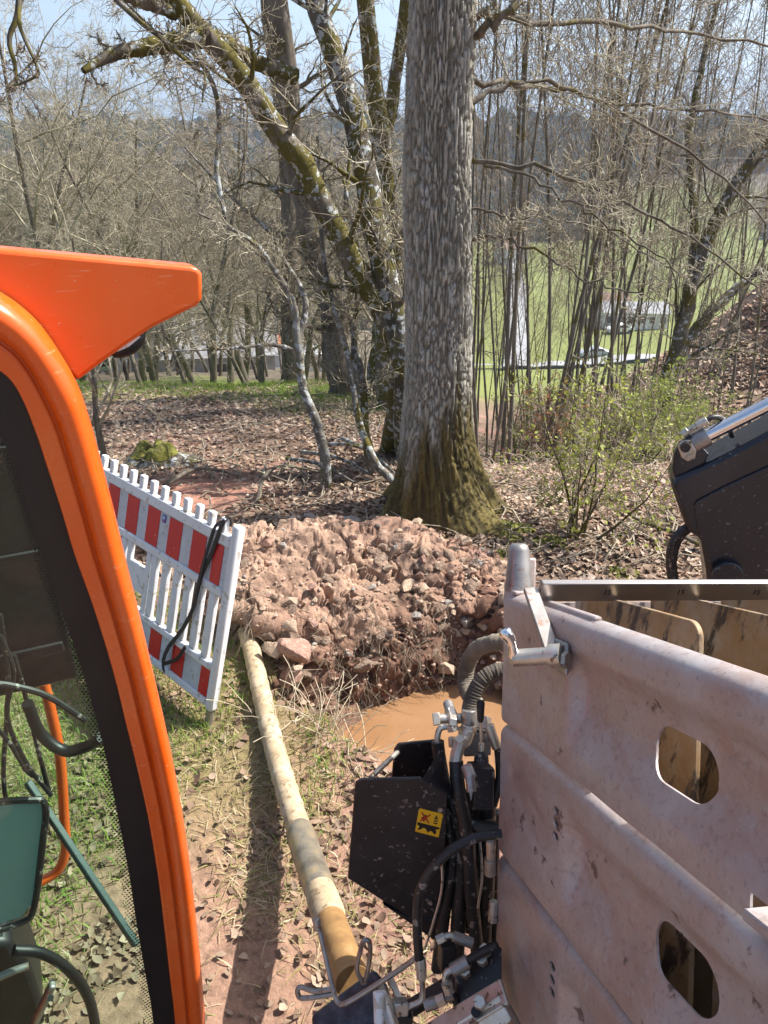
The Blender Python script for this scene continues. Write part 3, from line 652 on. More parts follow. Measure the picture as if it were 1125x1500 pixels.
for k, (px, D) in enumerate(pole):
    q = base_at(px, D); side = 'just right of the oak' if px < 775 else 'in the dense middle clump right of the oak' if px < 875 else 'on the ravine slope towards the right edge'
    plant('pole_sapling', 'thin straight bare sapling ' + side, 'sapling', 'bare saplings ' + side, PROTO_P[k % 6], q[0], q[1], rd.uniform(.75, 1.15) if k < 52 else rd.uniform(.45, .7), rd.uniform(0, 6.28), M['sapbark'], M['twig2'], (rd.gauss(0, .05), rd.gauss(0, .06)))
# conifers far left
def conifer(seed):
    rd = np.random.default_rng(seed); V, F = [], []
    n = 2600; h = rd.uniform(.06, 1, n) ** .8; a = rd.uniform(0, 6.28, n); r = (1 - h) * 2.1 * rd.uniform(.25, 1, n) ** .6 + .05
    c = np.stack([np.cos(a) * r, np.sin(a) * r, h * 10 - r * .25], -1); out = np.stack([np.cos(a), np.sin(a), np.full(n, -.35)], -1); sd = np.stack([-np.sin(a), np.cos(a), rd.normal(0, .3, n)], -1)
    L = (.45 * (1.1 - h))[:, None]; V = np.stack([c - sd * L * .5, c + sd * L * .5, c + out * L * 1.3], 1).reshape(-1, 3); F = np.arange(3 * n).reshape(-1, 3)
    return mesh_np('crown', V, F3=F, smooth=False)
M['needles'] = mat('conifer_needles', [(.3, (.012, .026, .012)), (.7, (.035, .06, .024))], 2, .8, 0)
cmesh = [conifer(i) for i in range(2)]; cmesh[0].materials.append(M['needles']); cmesh[1].materials.append(M['needles'])
ctr = MB().tube([(0, 0, -.5), (0, 0, 9.5)], [.22, .03], 8)
for k, (px, D, s) in enumerate([(8, 27, .98), (62, 31, 1.0), (-50, 26, 1.05), (112, 37, .95), (38, 36, 1.2), (-20, 40, 1.4)]):
    q = base_at(px, D); root = thing('conifer', 'dark green conifer standing above the wood at the far left', 'tree', q, 'conifers at the far left'); root.scale = (s, s, s); root.rotation_euler = (0, 0, k)
    o = bpy.data.objects.new('crown', cmesh[k % 2]); COL.objects.link(o); o.parent = root
    if k == 0: t0_ = ctr.build('trunk', M['bark'], root, world=False)
    else: o = bpy.data.objects.new('trunk', t0_.data); COL.objects.link(o); o.parent = root

# --- shrubs with fresh leaves
M['leaf'] = vcmat('fresh_leaves', .6, .15, 5, 0, translucent=.35)
def shrub(name, label, base, nst, h, spread, nleaf, seed, green, stems_r=.012):
    rd = random.Random(seed); root = thing(name, label, 'shrub', base); out = []
    for k in range(nst):
        d = nrm((rd.gauss(0, spread), rd.gauss(0, spread), 1)); grow(rd, (base[0] + rd.gauss(0, .05), base[1] + rd.gauss(0, .05), base[2] - .05), tuple(d), h * rd.uniform(.7, 1.1), stems_r, 0, out, dict(TWIGGY, n=[7, 4, 3], wob=[.1, .18, .22, .25]))
    st = [q for q in out if q[2] == 0]; tw = [q for q in out if q[2] > 0]
    link('stems', mesh_np('stems', *tubes(st, (.02, .004), (8, 6, 4))), M['dark_bark'], root); link('twigs', mesh_np('twigs', *tubes(tw)), M['twig2'], root)
    r = np.random.default_rng(seed); src = [p for q in tw if q[2] >= 1 for p in q[0][1:]]; ii = r.integers(0, len(src), nleaf); c = np.array(src)[ii] + r.normal(0, .025, (nleaf, 3))
    a = r.normal(size=(nleaf, 3)); a /= np.linalg.norm(a, axis=1)[:, None]; b_ = np.cross(a, r.normal(size=(nleaf, 3))); b_ /= np.linalg.norm(b_, axis=1)[:, None]
    s = r.uniform(.009, .022, nleaf)[:, None]; V = np.stack([c - a * s, c + b_ * s * .6, c + a * s, c - b_ * s * .6], 1).reshape(-1, 3)
    cc = np.repeat(np.array(green) * r.uniform(.7, 1.35, (nleaf, 1)), 4, axis=0)
    link('leaves', mesh_np('leaves', V, np.arange(4 * nleaf).reshape(-1, 4), col=cc, smooth=False), M['leaf'], root)
q = G(846, 786); shrub('shrub', 'many-stemmed shrub with pale green new leaves right of the oak', (q[0], q[1], gz(q[0], q[1])), 9, 1.15, .34, 1900, 1, (.33, .36, .08), .013)
for k, (px, D, h, nl, lab) in enumerate([(958, 8.2, 1.05, 4200, 'dense green leafy shrub just left of the dark excavator arm'), (905, 9.8, 1.1, 1800, 'loose green shrub behind the many-stemmed one'), (992, 10.0, 1.5, 2600, 'tall leafing shrub wrapped round the dark leaning tree'), (765, 11.5, 1.3, 2500, 'light green bush between the saplings right of the oak'), (810, 11, 1.2, 1800, 'low green bush under the dense sapling clump')]):
    b = base_at(px, D); shrub('shrub', lab, b, 9, h, .5, nl, 10 + k, (.25, .30, .065))
b = base_at(820, 10.0); shrub('shrub', 'shrub still holding rusty orange leaves among the saplings', b, 5, 1.3, .5, 1300, 33, (.36, .15, .06))

# ================================================================== LITTER, GRASS, STICKS
rng = np.random.default_rng(5)
def in_bank(x, y):   # footprint of the bank and pit
    return ((y > np.interp(x, KB[:, 0], KB[:, 1]) - .02) & (y < 4.62) & (x > -1.0) & (x < .75)) | (pit_d(x, y) < 1.02)
def scatter_leaves(name, label, n, xr, yr, dens, size, seed, cols, rim=4):
    r = np.random.default_rng(seed); k = n * 6
    y = yr[0] + (yr[1] - yr[0]) * r.random(k) ** 1.0; u = r.uniform(-.62, .62, k); x = np.clip(u * (y + .6), *xr) + r.normal(0, .02, k)
    keep = (r.random(k) < dens(x, y)) & ~in_bank(x, y); x, y = x[keep][:n], y[keep][:n]; n = len(x)
    z = ground(x, y) + r.uniform(.004, .022, n); s = r.uniform(*size, n) * (1 + .25 * sstep(6, 12, y))
    th = r.uniform(0, 6.28, n); tilt = r.normal(0, .38, n); roll = r.normal(0, .38, n)
    ca, sa = np.cos(th), np.sin(th); A = np.stack([ca, sa, np.sin(tilt)], -1); B = np.stack([-sa, ca, np.sin(roll)], -1); up = np.cross(A, B)
    c = np.stack([x, y, z], -1); cu = r.uniform(-.5, 1.6, n); cv_ = r.uniform(-.6, 1.0, n); wd = r.uniform(.75, 1.1, n)
    shp = [(-.55, 0), (-.3, .26), (.02, .36), (.3, .22), (.55, 0), (.3, -.22), (.02, -.36), (-.3, -.26)] if rim == 8 else [(-.55, 0), (-.1, .36), (.55, 0), (-.1, -.36)]
    pts = [c + up * (s * .02)[:, None]]
    for k, (a_, b_) in enumerate(shp):
        a2 = a_ * (1 + r.normal(0, .12, n)); b2 = b_ * wd * (1 + r.normal(0, .18, n)); pts.append(c + A * (s * a2)[:, None] + B * (s * b2)[:, None] + up * (s * (cu * b2 ** 2 + cv_ * a2 ** 2 * .6))[:, None])
    m_ = rim + 1; V = np.stack(pts, 1).reshape(-1, 3); q = (np.arange(n) * m_)[:, None]
    F3 = np.concatenate([q + np.array([[0, 1 + k, 1 + (k + 1) % rim]]) for k in range(rim)])
    cc = np.array(cols)[r.integers(0, len(cols), n)] * r.uniform(.9, 1.5, (n, 1))
    return tag(link(name, mesh_np(name, V, F3=F3, col=np.repeat(cc, m_, axis=0), smooth=rim > 4), M['litter']), label, 'leaves', kind='stuff')
M['litter'] = vcmat('dead_leaves', .75, .2, 40, 0, translucent=.12)
LC = [(.26, .185, .13), (.31, .235, .175), (.38, .30, .24), (.19, .125, .088), (.13, .088, .064), (.34, .255, .18), (.24, .15, .10)]
def dens_far(x, y):
    nn = fbm(x * .8, y * .8, seed=61, oct=3); red = np.exp(-((x + 1.65) / .55) ** 2 - ((y - 5.75) / .4) ** 2)
    gr = sstep(9.0, 11.2, y + .35 * x) * (x / y < .05)
    return np.clip(.75 + .5 * nn - red - .6 * gr, .04, 1)
scatter_leaves('leaf_litter', 'brown dead leaves covering the woodland floor', 66000, (-9, 12), (4.3, 15), dens_far, (.035, .068), 71, LC)
def dens_hill(x, y): return (x / y > .22) * np.clip(.6 + fbm(x * .5, y * .5, seed=66, oct=3), .1, 1)
scatter_leaves('hillside_leaves', 'brown leaf carpet on the slope across the ravine at right', 26000, (2, 19), (12.5, 30), dens_hill, (.09, .17), 73, LC)
def dens_near(x, y):
    nn = fbm(x * 2.2, y * 2.2, seed=62, oct=3); return np.clip(.10 + 1.0 * sstep(.05, .5, nn) + .5 * sstep(-.5, -.1, x) * sstep(3.4, 2.6, y) * sstep(.3, 0, x), .03, .9) * sstep(.9, 1.6, y)
scatter_leaves('fallen_leaves', 'pale dry leaves lying on the trodden grass beside the pipe', 3800, (-2.4, .9), (.9, 4.4), dens_near, (.02, .046), 72, [(.22, .155, .105), (.27, .20, .145), (.17, .112, .075), (.13, .082, .055)], 8)

def grass(name, label, n, xr, yr, dens, h, seed, cols, lean=.45):
    r = np.random.default_rng(seed); k = n * 5; x = r.uniform(*xr, k); y = r.uniform(*yr, k)
    keep = (r.random(k) < dens(x, y)) & ~in_bank(x, y); x, y = x[keep][:n], y[keep][:n]; n = len(x)
    z = ground(x, y) - .005; th = r.uniform(0, 6.28, n); hh = r.uniform(*h, n); d = np.stack([np.cos(th), np.sin(th), np.zeros(n)], -1); sd = np.stack([-np.sin(th), np.cos(th), np.zeros(n)], -1)
    ln = np.abs(r.normal(lean, .45, n))[:, None]; w0 = r.uniform(.0016, .0032, n)[:, None]; c = np.stack([x, y, z], -1); up = np.array([0, 0, 1.]); H = hh[:, None]
    m_ = c + d * H * ln * .35 + up * H * .6 / np.sqrt(1 + ln ** 2 * .5); t = c + d * H * ln + up * H * .92 / np.sqrt(1 + ln ** 2)
    V = np.stack([c - sd * w0, c + sd * w0, m_ + sd * w0 * .8, m_ - sd * w0 * .8, t], 1).reshape(-1, 3); q = (np.arange(n) * 5)[:, None]
    F4 = q + np.array([[0, 1, 2, 3]]); F3 = q + np.array([[3, 2, 4]])
    cc = np.array(cols)[r.integers(0, len(cols), n)] * r.uniform(.75, 1.25, (n, 1))
    return tag(link(name, mesh_np(name, V, F4, F3, col=np.repeat(cc, 5, axis=0), smooth=False), M['grass']), label, 'grass', kind='stuff')
M['grass'] = vcmat('grass_blades', .6, .1, 10, 0, translucent=.3)
def d_green(x, y):
    nn = fbm(x * 1.8, y * 1.8, seed=63, oct=3)
    t = sstep(3.9, 3.3, y) * sstep(1.9, 2.9, y) * sstep(-.62, -.8, x + .10 * (3.3 - y)); e = np.exp(-((x + .28) / .13) ** 2 - ((y - 2.75) / .38) ** 2) * .9
    left = sstep(-.95, -1.3, x) * sstep(1.4, 2.0, y)
    return np.clip(t * (.25 + sstep(-.2, .35, nn)) + e + left * .9, 0, 1)
grass('grass', 'bright green grass around the barrier foot and inside the cab view', 15000, (-2.8, .1), (1.2, 4.1), d_green, (.03, .085), 81, [(.17, .27, .045), (.24, .32, .06), (.30, .30, .09), (.12, .21, .035)])
def d_dry(x, y): return np.clip(.35 + .7 * fbm(x * 2.5, y * 2.5, seed=64, oct=3), .05, 1) * (x < .35)
grass('dry_grass', 'flattened straw-coloured grass on the trodden earth', 9000, (-2.6, .5), (.8, 4.0), d_dry, (.02, .06), 82, [(.42, .34, .19), (.36, .27, .15), (.48, .41, .27), (.26, .25, .09)], 2.0)
def d_edge(x, y): return sstep(8.8, 11.0, y + .35 * x + 1.3 * fbm(x * .35, y * .35, seed=22, oct=3) + 1.0) * (x / y < .0)
grass('meadow_grass', 'green grass on the level ground towards the valley at left', 30000, (-9, 1), (8.3, 16), d_edge, (.05, .14), 83, [(.17, .26, .04), (.22, .32, .05), (.26, .29, .08)])

def stick(name, label, cat, pts, r, seed, m_='bark', sub=4, group=None):
    rd = random.Random(seed); root = thing(name, label, cat, pts[0], group); p = [tuple(map(float, q)) for q in curve(pts, 14)]; rr = list(np.linspace(r, r * .35, len(p))); out = [(p, rr, 0)]
    dirs = [tuple(nrm(np.subtract(p[i + 1], p[i]))) for i in range(len(p) - 1)]; L = sum(np.linalg.norm(np.subtract(p[i + 1], p[i])) for i in range(len(p) - 1)); o2 = []
    if sub: sprout(rd, p, rr, dirs, L * .5, 1, o2, dict(TWIGGY, lev=4), sub, .3)
    link('stem', mesh_np('stem', *tubes(out, (.02, .004), (8, 6, 5))), M[m_], root)
    if o2: link('twigs', mesh_np('twigs', *tubes(o2)), M['twig'], root)
def gl(pp, up=.03): q = G(*pp); return np.array([q[0], q[1], gz(q[0], q[1]) + up])
stick('fallen_branch', 'forked dark fallen branch on the leaves right of the shrub', 'branch', [gl((1040, 815), .04), gl((985, 800), .10), gl((925, 778), .12), gl((900, 765), .22), gl((872, 768), .2)], .018, 1, 'dark_bark')
stick('fallen_branch', 'side limb of dead wood pointing up from the leaves near the dark arm', 'branch', [gl((962, 792), .08), gl((935, 755), .15), gl((915, 722), .3)], .010, 2, 'dark_bark')
stick('fallen_branch', 'pale crooked branch on the ground above the barrier top', 'branch', [gl((240, 712), .05), gl((280, 697), .12), gl((310, 688), .10), gl((350, 692), .05)], .022, 3)
stick('fallen_branch', 'arched dead branch beside the pale lichen sapling', 'branch', [gl((375, 742), .0), gl((390, 722), .18), gl((420, 712), .22), gl((475, 700), .12)], .02, 4)
for k, (a, b_) in enumerate([((420, 655), (520, 705)), ((440, 640), (545, 690)), ((470, 622), (560, 655)), ((500, 612), (590, 700))]):
    stick('fallen_pole', ('uppermost', 'second', 'third', 'lowest')[k] + ' of the cut poles lying side by side left of the oak', 'branch', [gl(a, .05), (gl(a) + gl(b_)) / 2 + (0, 0, .08), gl(b_, .05)], .025, 10 + k, 'palebark', 0, 'cut poles left of the oak')
# loose twigs nobody could count
out = []; rd = random.Random(9)
for k in range(950):
    y = 4.5 + 7 * rd.random() ** 1.5; x = rd.uniform(-.6, .6) * y; L = rd.uniform(.12, .55); a = rd.uniform(0, 3.14); z = gz(x, y) + .02
    out.append(([(x, y, z), (x + L * .5 * math.cos(a), y + L * .5 * math.sin(a), z + rd.uniform(0, .05)), (x + L * math.cos(a + .3), y + L * math.sin(a + .3), gz(x, y) + rd.uniform(.01, .08))], [rd.uniform(.003, .008)] * 3, 1))
tag(link('twig_litter', mesh_np('twig_litter', *tubes(out)), M['twig2']), 'loose dead twigs strewn over the leaves', 'twigs', kind='stuff')
# dry weed stalks and rootlets at the pit edge
out = []
for k in range(130):
    q = np.array([rd.gauss(-.22, .16), rd.gauss(3.02, .14), 0]); q[2] = gz(q[0], q[1]); out2 = []
    d = nrm((rd.gauss(.1, .6), rd.gauss(-.1, .5), .8)); p = q.copy(); pts = [tuple(p)]
    for i in range(5): p = p + d * .06; d = nrm(d + np.array([rd.gauss(0, .2), rd.gauss(0, .2), -.14])); pts.append(tuple(p))
    out.append((pts, [.0022] * 6, 1))
M['straw'] = mat('dry_straw', [(.3, (.36, .29, .19)), (.7, (.52, .45, .33))], 5, .8, 0)
tag(link('dry_weeds', mesh_np('dry_weeds', *tubes(out)), M['straw']), 'tangle of dry weed stalks at the pit edge by the pipe', 'weeds', kind='stuff')
out = []
for k in range(420):
    i = int(rd.uniform(.08, .8) * NU); j = int(rd.uniform(.05, .5) * NV); p = BANK[i, j] + N[i, j] * .01; d = nrm(N[i, j] * .6 + np.array([rd.gauss(0, .7), -.1, -.5])); pts = [tuple(p)]; L = rd.uniform(.02, .055)
    for s in range(4): p = p + d * L; d = nrm(d + np.array([rd.gauss(0, .4), rd.gauss(0, .25), -.25])); pts.append(tuple(p))
    out.append((pts, [.0024, .002, .0016, .0012, .001], 1))
tag(link('rootlets', mesh_np('rootlets', *tubes(out)), M['twig2'], bank), kind='stuff')
# stump and moss tufts
M['moss'] = mat('moss', [(.3, (.06, .065, .012)), (.7, (.22, .21, .035))], 12, .95, .8, .03)
q = gl((226, 655), 0)
st = thing('tree_stump', 'mossy rotten tree stump on the leaves above the barrier', 'stump', q)
an = np.linspace(0, 6.283, 40, endpoint=False); rows = []
for t, hgt in ((1.9, -.05), (1.35, .03), (1.0, .08), (.8, .13), (.55, .15), (0.05, .11)):
    r_ = .19 * t * (1 + .22 * vnoise(np.cos(an) * 2, np.sin(an) * 2, np.full(40, t), 7)); rows.append(np.stack([q[0] + r_ * np.cos(an) * 1.25, q[1] + r_ * np.sin(an), q[2] + hgt + .07 * vnoise(np.cos(an) * 2.5, np.sin(an) * 2.5, np.full(40, 1), 9) * (hgt > .1)], -1))
V = np.concatenate(rows); ii = np.arange(V.shape[0]).reshape(6, 40); jj = np.roll(ii, -1, axis=1)
link('wood', mesh_np('wood', V, np.stack([ii[:-1], jj[:-1], jj[1:], ii[1:]], -1).reshape(-1, 4)), M['mossbark'], st)
cap = V[40 * 2:].copy(); cap[:, 2] += .012; ii = np.arange(160).reshape(4, 40); jj = np.roll(ii, -1, axis=1)
link('moss_cap', mesh_np('moss_cap', cap, np.stack([ii[:-1], jj[:-1], jj[1:], ii[1:]], -1).reshape(-1, 4)), M['moss'], st)
for k, (pp, s, lab) in enumerate([((470, 762), .13, 'bright green moss tuft between two stones left of the oak'), ((810, 795), .17, 'yellow-green moss cushion at the foot of the shrub'), ((905, 838), .13, 'yellow moss patch above the flat steel bar'), ((735, 812), .16, 'moss patch behind the corner pin'), ((150, 668), .1, 'small dark moss clump left of the stump'), ((720, 775), .22, 'moss spreading from the oak root')]):
    q = gl(pp, -.02); r = np.random.default_rng(k); a, b_ = np.meshgrid(np.linspace(0, 6.283, 30, endpoint=False), np.linspace(0, 1, 10)); rr = s * b_ * (1 + .3 * vnoise(np.cos(a) * 2, np.sin(a) * 2, b_ * 0 + k, 3))
    V = np.stack([q[0] + rr * np.cos(a) * 1.3, q[1] + rr * np.sin(a), q[2] + (1 - b_ ** 2) * s * .28 + .02 * vnoise(a * 6, b_ * 8, b_ * 0, k)], -1).reshape(-1, 3); ii = np.arange(300).reshape(10, 30); jj = np.roll(ii, -1, axis=1)
    tag(link('moss_tuft', mesh_np('moss_tuft', V, np.stack([ii[:-1], jj[:-1], jj[1:], ii[1:]], -1).reshape(-1, 4)), M['moss']), lab, 'moss')

# ================================================================== BARRIER
def barrier(F0, d, Uf, label, full=True):
    d = nrm(d); Uf = nrm(Uf); nf = nrm(np.cross(d, Uf))
    if nf.dot(CAM - F0) < 0: nf = -nf            # towards the viewer
    root = thing('barrier', label, 'barrier', F0)
    q = lambda a, h, t=0.: F0 + d * a + Uf * h + nf * t
    def blk(name, a0, a1, h0, h1, t0, t1, m_, bev=.006, par=root):
        mb = MB(); mb.hexa([q(a0, h0, t0), q(a1, h0, t0), q(a1, h0, t1), q(a0, h0, t1), q(a0, h1, t0), q(a1, h1, t0), q(a1, h1, t1), q(a0, h1, t1)]); return mb.build(name, M[m_], par, bev, 2)
    for a in (0., 1.96):
        o = blk('post', a - .026, a + .026, .075, 1.03, -.024, .024, 'white', .014)
        MB().cyl(q(a, -.06), q(a, .10), .02, 14).build('foot', M['steel'], root)
    blk('top_rail', .027, 1.93, .905, .965, -.020, .020, 'white', .008)
    blk('middle_rail', .027, 1.93, .655, .70, -.020, .020, 'white', .008)
    blk('lower_rail', .027, 1.93, .275, .315, -.020, .020, 'white', .008)
    blk('bottom_rail', .027, 1.93, .085, .125, -.020, .020, 'white', .008)
    b1_ = blk('upper_board', .027, 1.93, .701, .904, -.012, .010, 'film', 0)
    b2_ = blk('lower_board', .027, 1.93, .126, .274, -.012, .010, 'film', 0)
    k = 0; a = .07
    while a < 1.9:
        blk('red_stripe', a, min(a + (.075 if k == 0 else .115), 1.92), .703, .902, .0105, .013, 'red', 0, b1_); a = .21 + .205 * k; k += 1
    for k in range(9): blk('red_stripe', .035 + .215 * k, .035 + .215 * k + (.07 if k == 0 else .105), .128, .272, .0105, .013, 'red', 0, b2_)
    for k in range(18):
        a = .105 + .1035 * k
        blk('picket_top', a - .018, a + .018, .966, 1.035, -.016, .016, 'white', .006)
        if 6 <= k <= 7: continue
        blk('picket', a - .026, a + .026, .316, .654, -.014, .014, 'white', .007)
    blk('name_panel', .66, .89, .40, .56, -.012, .012, 'white', .01); blk('name_panel', .66, .70, .316, .654, -.0125, .0125, 'white', .006); blk('name_panel', .85, .89, .316, .654, -.0125, .0125, 'white', .006)
    st_ = blk('sticker', .565, .595, .855, .895, .0135, .0145, 'blue', 0)
    blk('sticker_emblem', .572, .588, .872, .888, .0147, .0152, 'film', 0, st_); blk('sticker_emblem', .570, .590, .861, .866, .0147, .0152, 'red', 0, st_)
    return root, q
M['blue'] = mat('blue_film', [(.3, (.03, .10, .42)), (.7, (.04, .13, .5))], 8, .4, 0)
F0 = np.array([-.866, 2.954, 0.0])
bar1, bq = barrier(F0, (-.72, .69, 0), (.69 * .289, .72 * .289, .99), 'red and white plastic barrier leaning back beside the orange pillar')
b2f = bq(2.09, 0.0); barrier(b2f + np.array([0, 0, .0]), (-.8, .6, 0), (.08, .08, 1), 'second white barrier whose end post peeks out behind the orange pillar')
def ribbon3(mb, pts, wd, side, th=.0025):
    c = curve(pts, 26); side = nrm(side); t = np.gradient(c, axis=0)
    for i in range(len(c) - 1):
        s0 = side * wd / 2; n0 = nrm(np.cross(t[i], side)) * th; n1_ = nrm(np.cross(t[i + 1], side)) * th
        mb.hexa([c[i] - s0 - n0, c[i] + s0 - n0, c[i] + s0 + n0, c[i] - s0 + n0, c[i + 1] - s0 - n1_, c[i + 1] + s0 - n1_, c[i + 1] + s0 + n1_, c[i + 1] - s0 + n1_])
sr = thing('lashing_strap', 'dark lashing strap hung over the end of the red and white barrier', 'strap', bq(.1, .6, .03))
mb = MB(); ribbon3(mb, [bq(.085, 1.0, -.02), bq(.09, 1.045, 0), bq(.10, .98, .028), bq(.14, .86, .02), bq(.19, .70, .03), bq(.205, .56, .03), bq(.27, .40, .03), bq(.36, .26, .035), bq(.385, .17, .04), bq(.36, .12, .045)], .022, (-.5, .5, .3)); mb.build('strap', M['strap'], sr)
mb = MB(); ribbon3(mb, [bq(.09, 1.04, -.01), bq(.13, .99, .03), bq(.17, .88, .024), bq(.185, .74, .034), bq(.20, .60, .036)], .02, (-.7, .5, -.2)); mb.build('strap', M['strap'], sr)
mb = MB(); ribbon3(mb, [bq(.37, .16, .045), bq(.31, .20, .05), bq(.25, .25, .05), bq(.21, .33, .045)], .02, (-.3, .2, .6)); mb.build('strap', M['strap'], sr)

# ================================================================== DRILL PIPE
pc = [G(360, 925, .05), G(368, 950, .055), G(384, 1020, .06), G(402, 1095, .075), G(433, 1200, .15), G(467, 1300, .275), G(497, 1385, .41), G(517, 1440, .49)]
C_ = curve(pc, 63); L_ = np.concatenate([[0], np.cumsum(np.linalg.norm(np.diff(C_, axis=0), axis=1))]); L_ /= L_[-1]
def seg(t0, t1, n=24): return np.stack([np.interp(np.linspace(t0, t1, n), L_, C_[:, k]) for k in range(3)], -1)
pipe = thing('drill_pipe', 'long muddy yellow drill pipe running from the rig down into the soil bank', 'pipe', C_[0])
m, n, b = newmat('clay_coated_pipe'); co = coords(n); f1 = noise(n, co, 9, 7, .7); f2 = noise(n, co, 34, 5, .7)
cc = ramp(n, f1, [(.3, (.30, .215, .12)), (.5, (.43, .335, .21)), (.7, (.52, .44, .32))]); cc = mixc(n, ramp(n, f2, [(.54, (0, 0, 0)), (.62, (.8, .8, .8))]), cc, (.17, .12, .07))
n.links.new(cc, b.inputs['Base Color']); b.inputs['Roughness'].default_value = .75; bump(n, b, f2, .5, .006); M['clay'] = m
M['worn'] = mat('worn_coupling', [(.3, (.20, .17, .13)), (.5, (.33, .29, .22)), (.7, (.50, .37, .19))], 16, .38, .3, .003, metal=.55)
M['rustpipe'] = mat('yellow_brown_rust', [(.3, (.19, .105, .04)), (.5, (.29, .165, .06)), (.7, (.37, .24, .11))], 14, .6, .3, .003, stretch=(1, 1, .4))
def rsec(n_, seed, r): k = np.arange(n_); return r + .0016 * np.sin(k * 1.7 + seed) + .001 * np.sin(k * 3.1)
MB().tube(seg(0, .64, 60), rsec(60, 0, .048), 22).build('barrel', M['clay'], pipe)
MB().tube(seg(.635, .80), np.interp(np.linspace(0, 1, 24), [0, .04, .1, .9, 1], [.050, .054, .055, .054, .051]), 24).build('coupling', M['worn'], pipe)
MB().tube(seg(.795, .87), np.interp(np.linspace(0, 1, 24), [0, .3, .8, 1], [.052, .055, .055, .049]), 24).build('collar', M['clay'], pipe)
MB().tube(seg(.865, 1.0), .0495, 24).build('rod_end', M['rustpipe'], pipe)

# ================================================================== ORANGE EXCAVATOR (cab on the left)
HA = R_(24); hdir = np.array([math.cos(HA), math.sin(HA), 0]); nin = np.array([-math.sin(HA), math.cos(HA), 0]); c0 = np.array([-.48, 1.25, 0.])
def K(px, py, off=0.): return PP(px, py, c0 + nin * off, nin)
def K2(px, py, off=0.): return PP(px, py, c0, nin) + nin * off
exc = thing('excavator', 'orange mini excavator whose cab pillar, window and roof visor fill the left edge', 'excavator', (-1.0, 1.5, 0))
outer = [(-420, 388), (-200, 392), (-90, 402), (-30, 418), (0, 432), (30, 452), (60, 480), (90, 522), (115, 567), (132, 615), (150, 680), (167, 745), (185, 820), (206, 905), (225, 985), (240, 1050), (255, 1120), (268, 1190), (279, 1265), (289, 1350), (297, 1430), (302, 1500), (306, 1600), (306, 1800), (304, 2100)]
inner = [(-420, 500), (-200, 502), (-90, 508), (-40, 520), (-5, 540), (18, 560), (35, 590), (48, 622), (58, 650), (67, 678), (76, 705), (92, 755), (110, 815), (138, 893), (166, 985), (184, 1058), (200, 1122), (217, 1198), (231, 1280), (240, 1350), (249, 1430), (257, 1500), (263, 1600), (266, 1800), (268, 2100)]
prof = [(0, .045), (0, .0), (.02, -.004), (.06, -.005), (.30, -.006), (.345, -.010), (.37, -.004), (.40, .001), (.44, -.006), (.52, -.020), (.64, -.030), (.76, -.031), (.88, -.022), (.96, -.004), (1.0, .016), (.98, .045)]
oc_ = curve([K(*p) for p in outer], 140); ic_ = curve([K(*p) for p in inner], 140); m_ = len(oc_)
V = np.concatenate([ic_ * (1 - t) + oc_ * t + nin * o_ for t, o_ in prof]); k_ = len(prof)
F = [(j * m_ + i, j * m_ + i + 1, (j + 1) * m_ + i + 1, (j + 1) * m_ + i) for j in range(k_ - 1) for i in range(m_ - 1)]
link('front_pillar', mesh_np('front_pillar', V, F), M['orange'], exc)
# black printed border with a dotted inner edge
fin = [(-420, 610), (-200, 610), (-110, 612), (-70, 620), (-40, 635), (-18, 650), (-5, 660), (2, 668), (10, 690), (22, 725), (35, 770), (60, 850), (84, 915), (112, 995), (132, 1062), (148, 1125), (162, 1198), (180, 1290), (191, 1360), (206, 1440), (217, 1500), (226, 1600), (232, 1800), (236, 2100)]
fc = curve([K(*p) for p in fin], 140)
def resamp(c, n=160):
    l = np.concatenate([[0], np.cumsum(np.linalg.norm(np.diff(c, axis=0), axis=1))]); return np.stack([np.interp(np.linspace(0, l[-1], n), l, c[:, k]) for k in range(3)], -1), l[-1]
icr, LL = resamp(ic_); fcr, _ = resamp(fc)
def strip(name, t0, t1, off, mat_, uv=False):
    A = icr * (1 - t0) + fcr * t0 + nin * off; B = icr * (1 - t1) + fcr * t1 + nin * off; n_ = len(A)
    me = mesh_np(name, np.concatenate([A, B]), [(i, i + 1, n_ + i + 1, n_ + i) for i in range(n_ - 1)])
    if uv:
        u = me.uv_layers.new(name='UVMap'); vi = np.zeros(len(me.loops), np.int32); me.loops.foreach_get('vertex_index', vi)
        wd = np.linalg.norm(A - B, axis=1).mean(); c = np.stack([np.where(vi < n_, vi, vi - n_) / (n_ - 1) * LL, np.where(vi < n_, 0., wd)], -1); u.data.foreach_set('uv', c.astype(np.float32).ravel())
    return link(name, me, mat_, exc)
strip('window_border', -.04, .80, .012, M['black'])
V, F4 = [], []; hexa_ = [(math.cos(q), math.sin(q)) for q in np.arange(6) * math.pi / 3]; base_n = 0
icd, _ = resamp(ic_, 420); fcd, _ = resamp(fc, 420)
for row in range(8):
    rr_ = .0034 - .00026 * row
    for i in range(row % 2, 420, 2):
        a_, b_ = icd[i], fcd[i]; ac = nrm(b_ - a_); al = np.cross(ac, nin); c_ = a_ * .2 + b_ * .8 + ac * (.0035 * row - .001) + nin * .0115
        V += [c_ + (ac * hx_ + al * hy_) * rr_ for hx_, hy_ in hexa_]; F4 += [(base_n, base_n + 1, base_n + 2, base_n + 3), (base_n, base_n + 3, base_n + 4, base_n + 5)]; base_n += 6
tag(link('dotted_border', mesh_np('dotted_border', np.array(V), F4, smooth=False), M['black'], exc), kind='stuff')
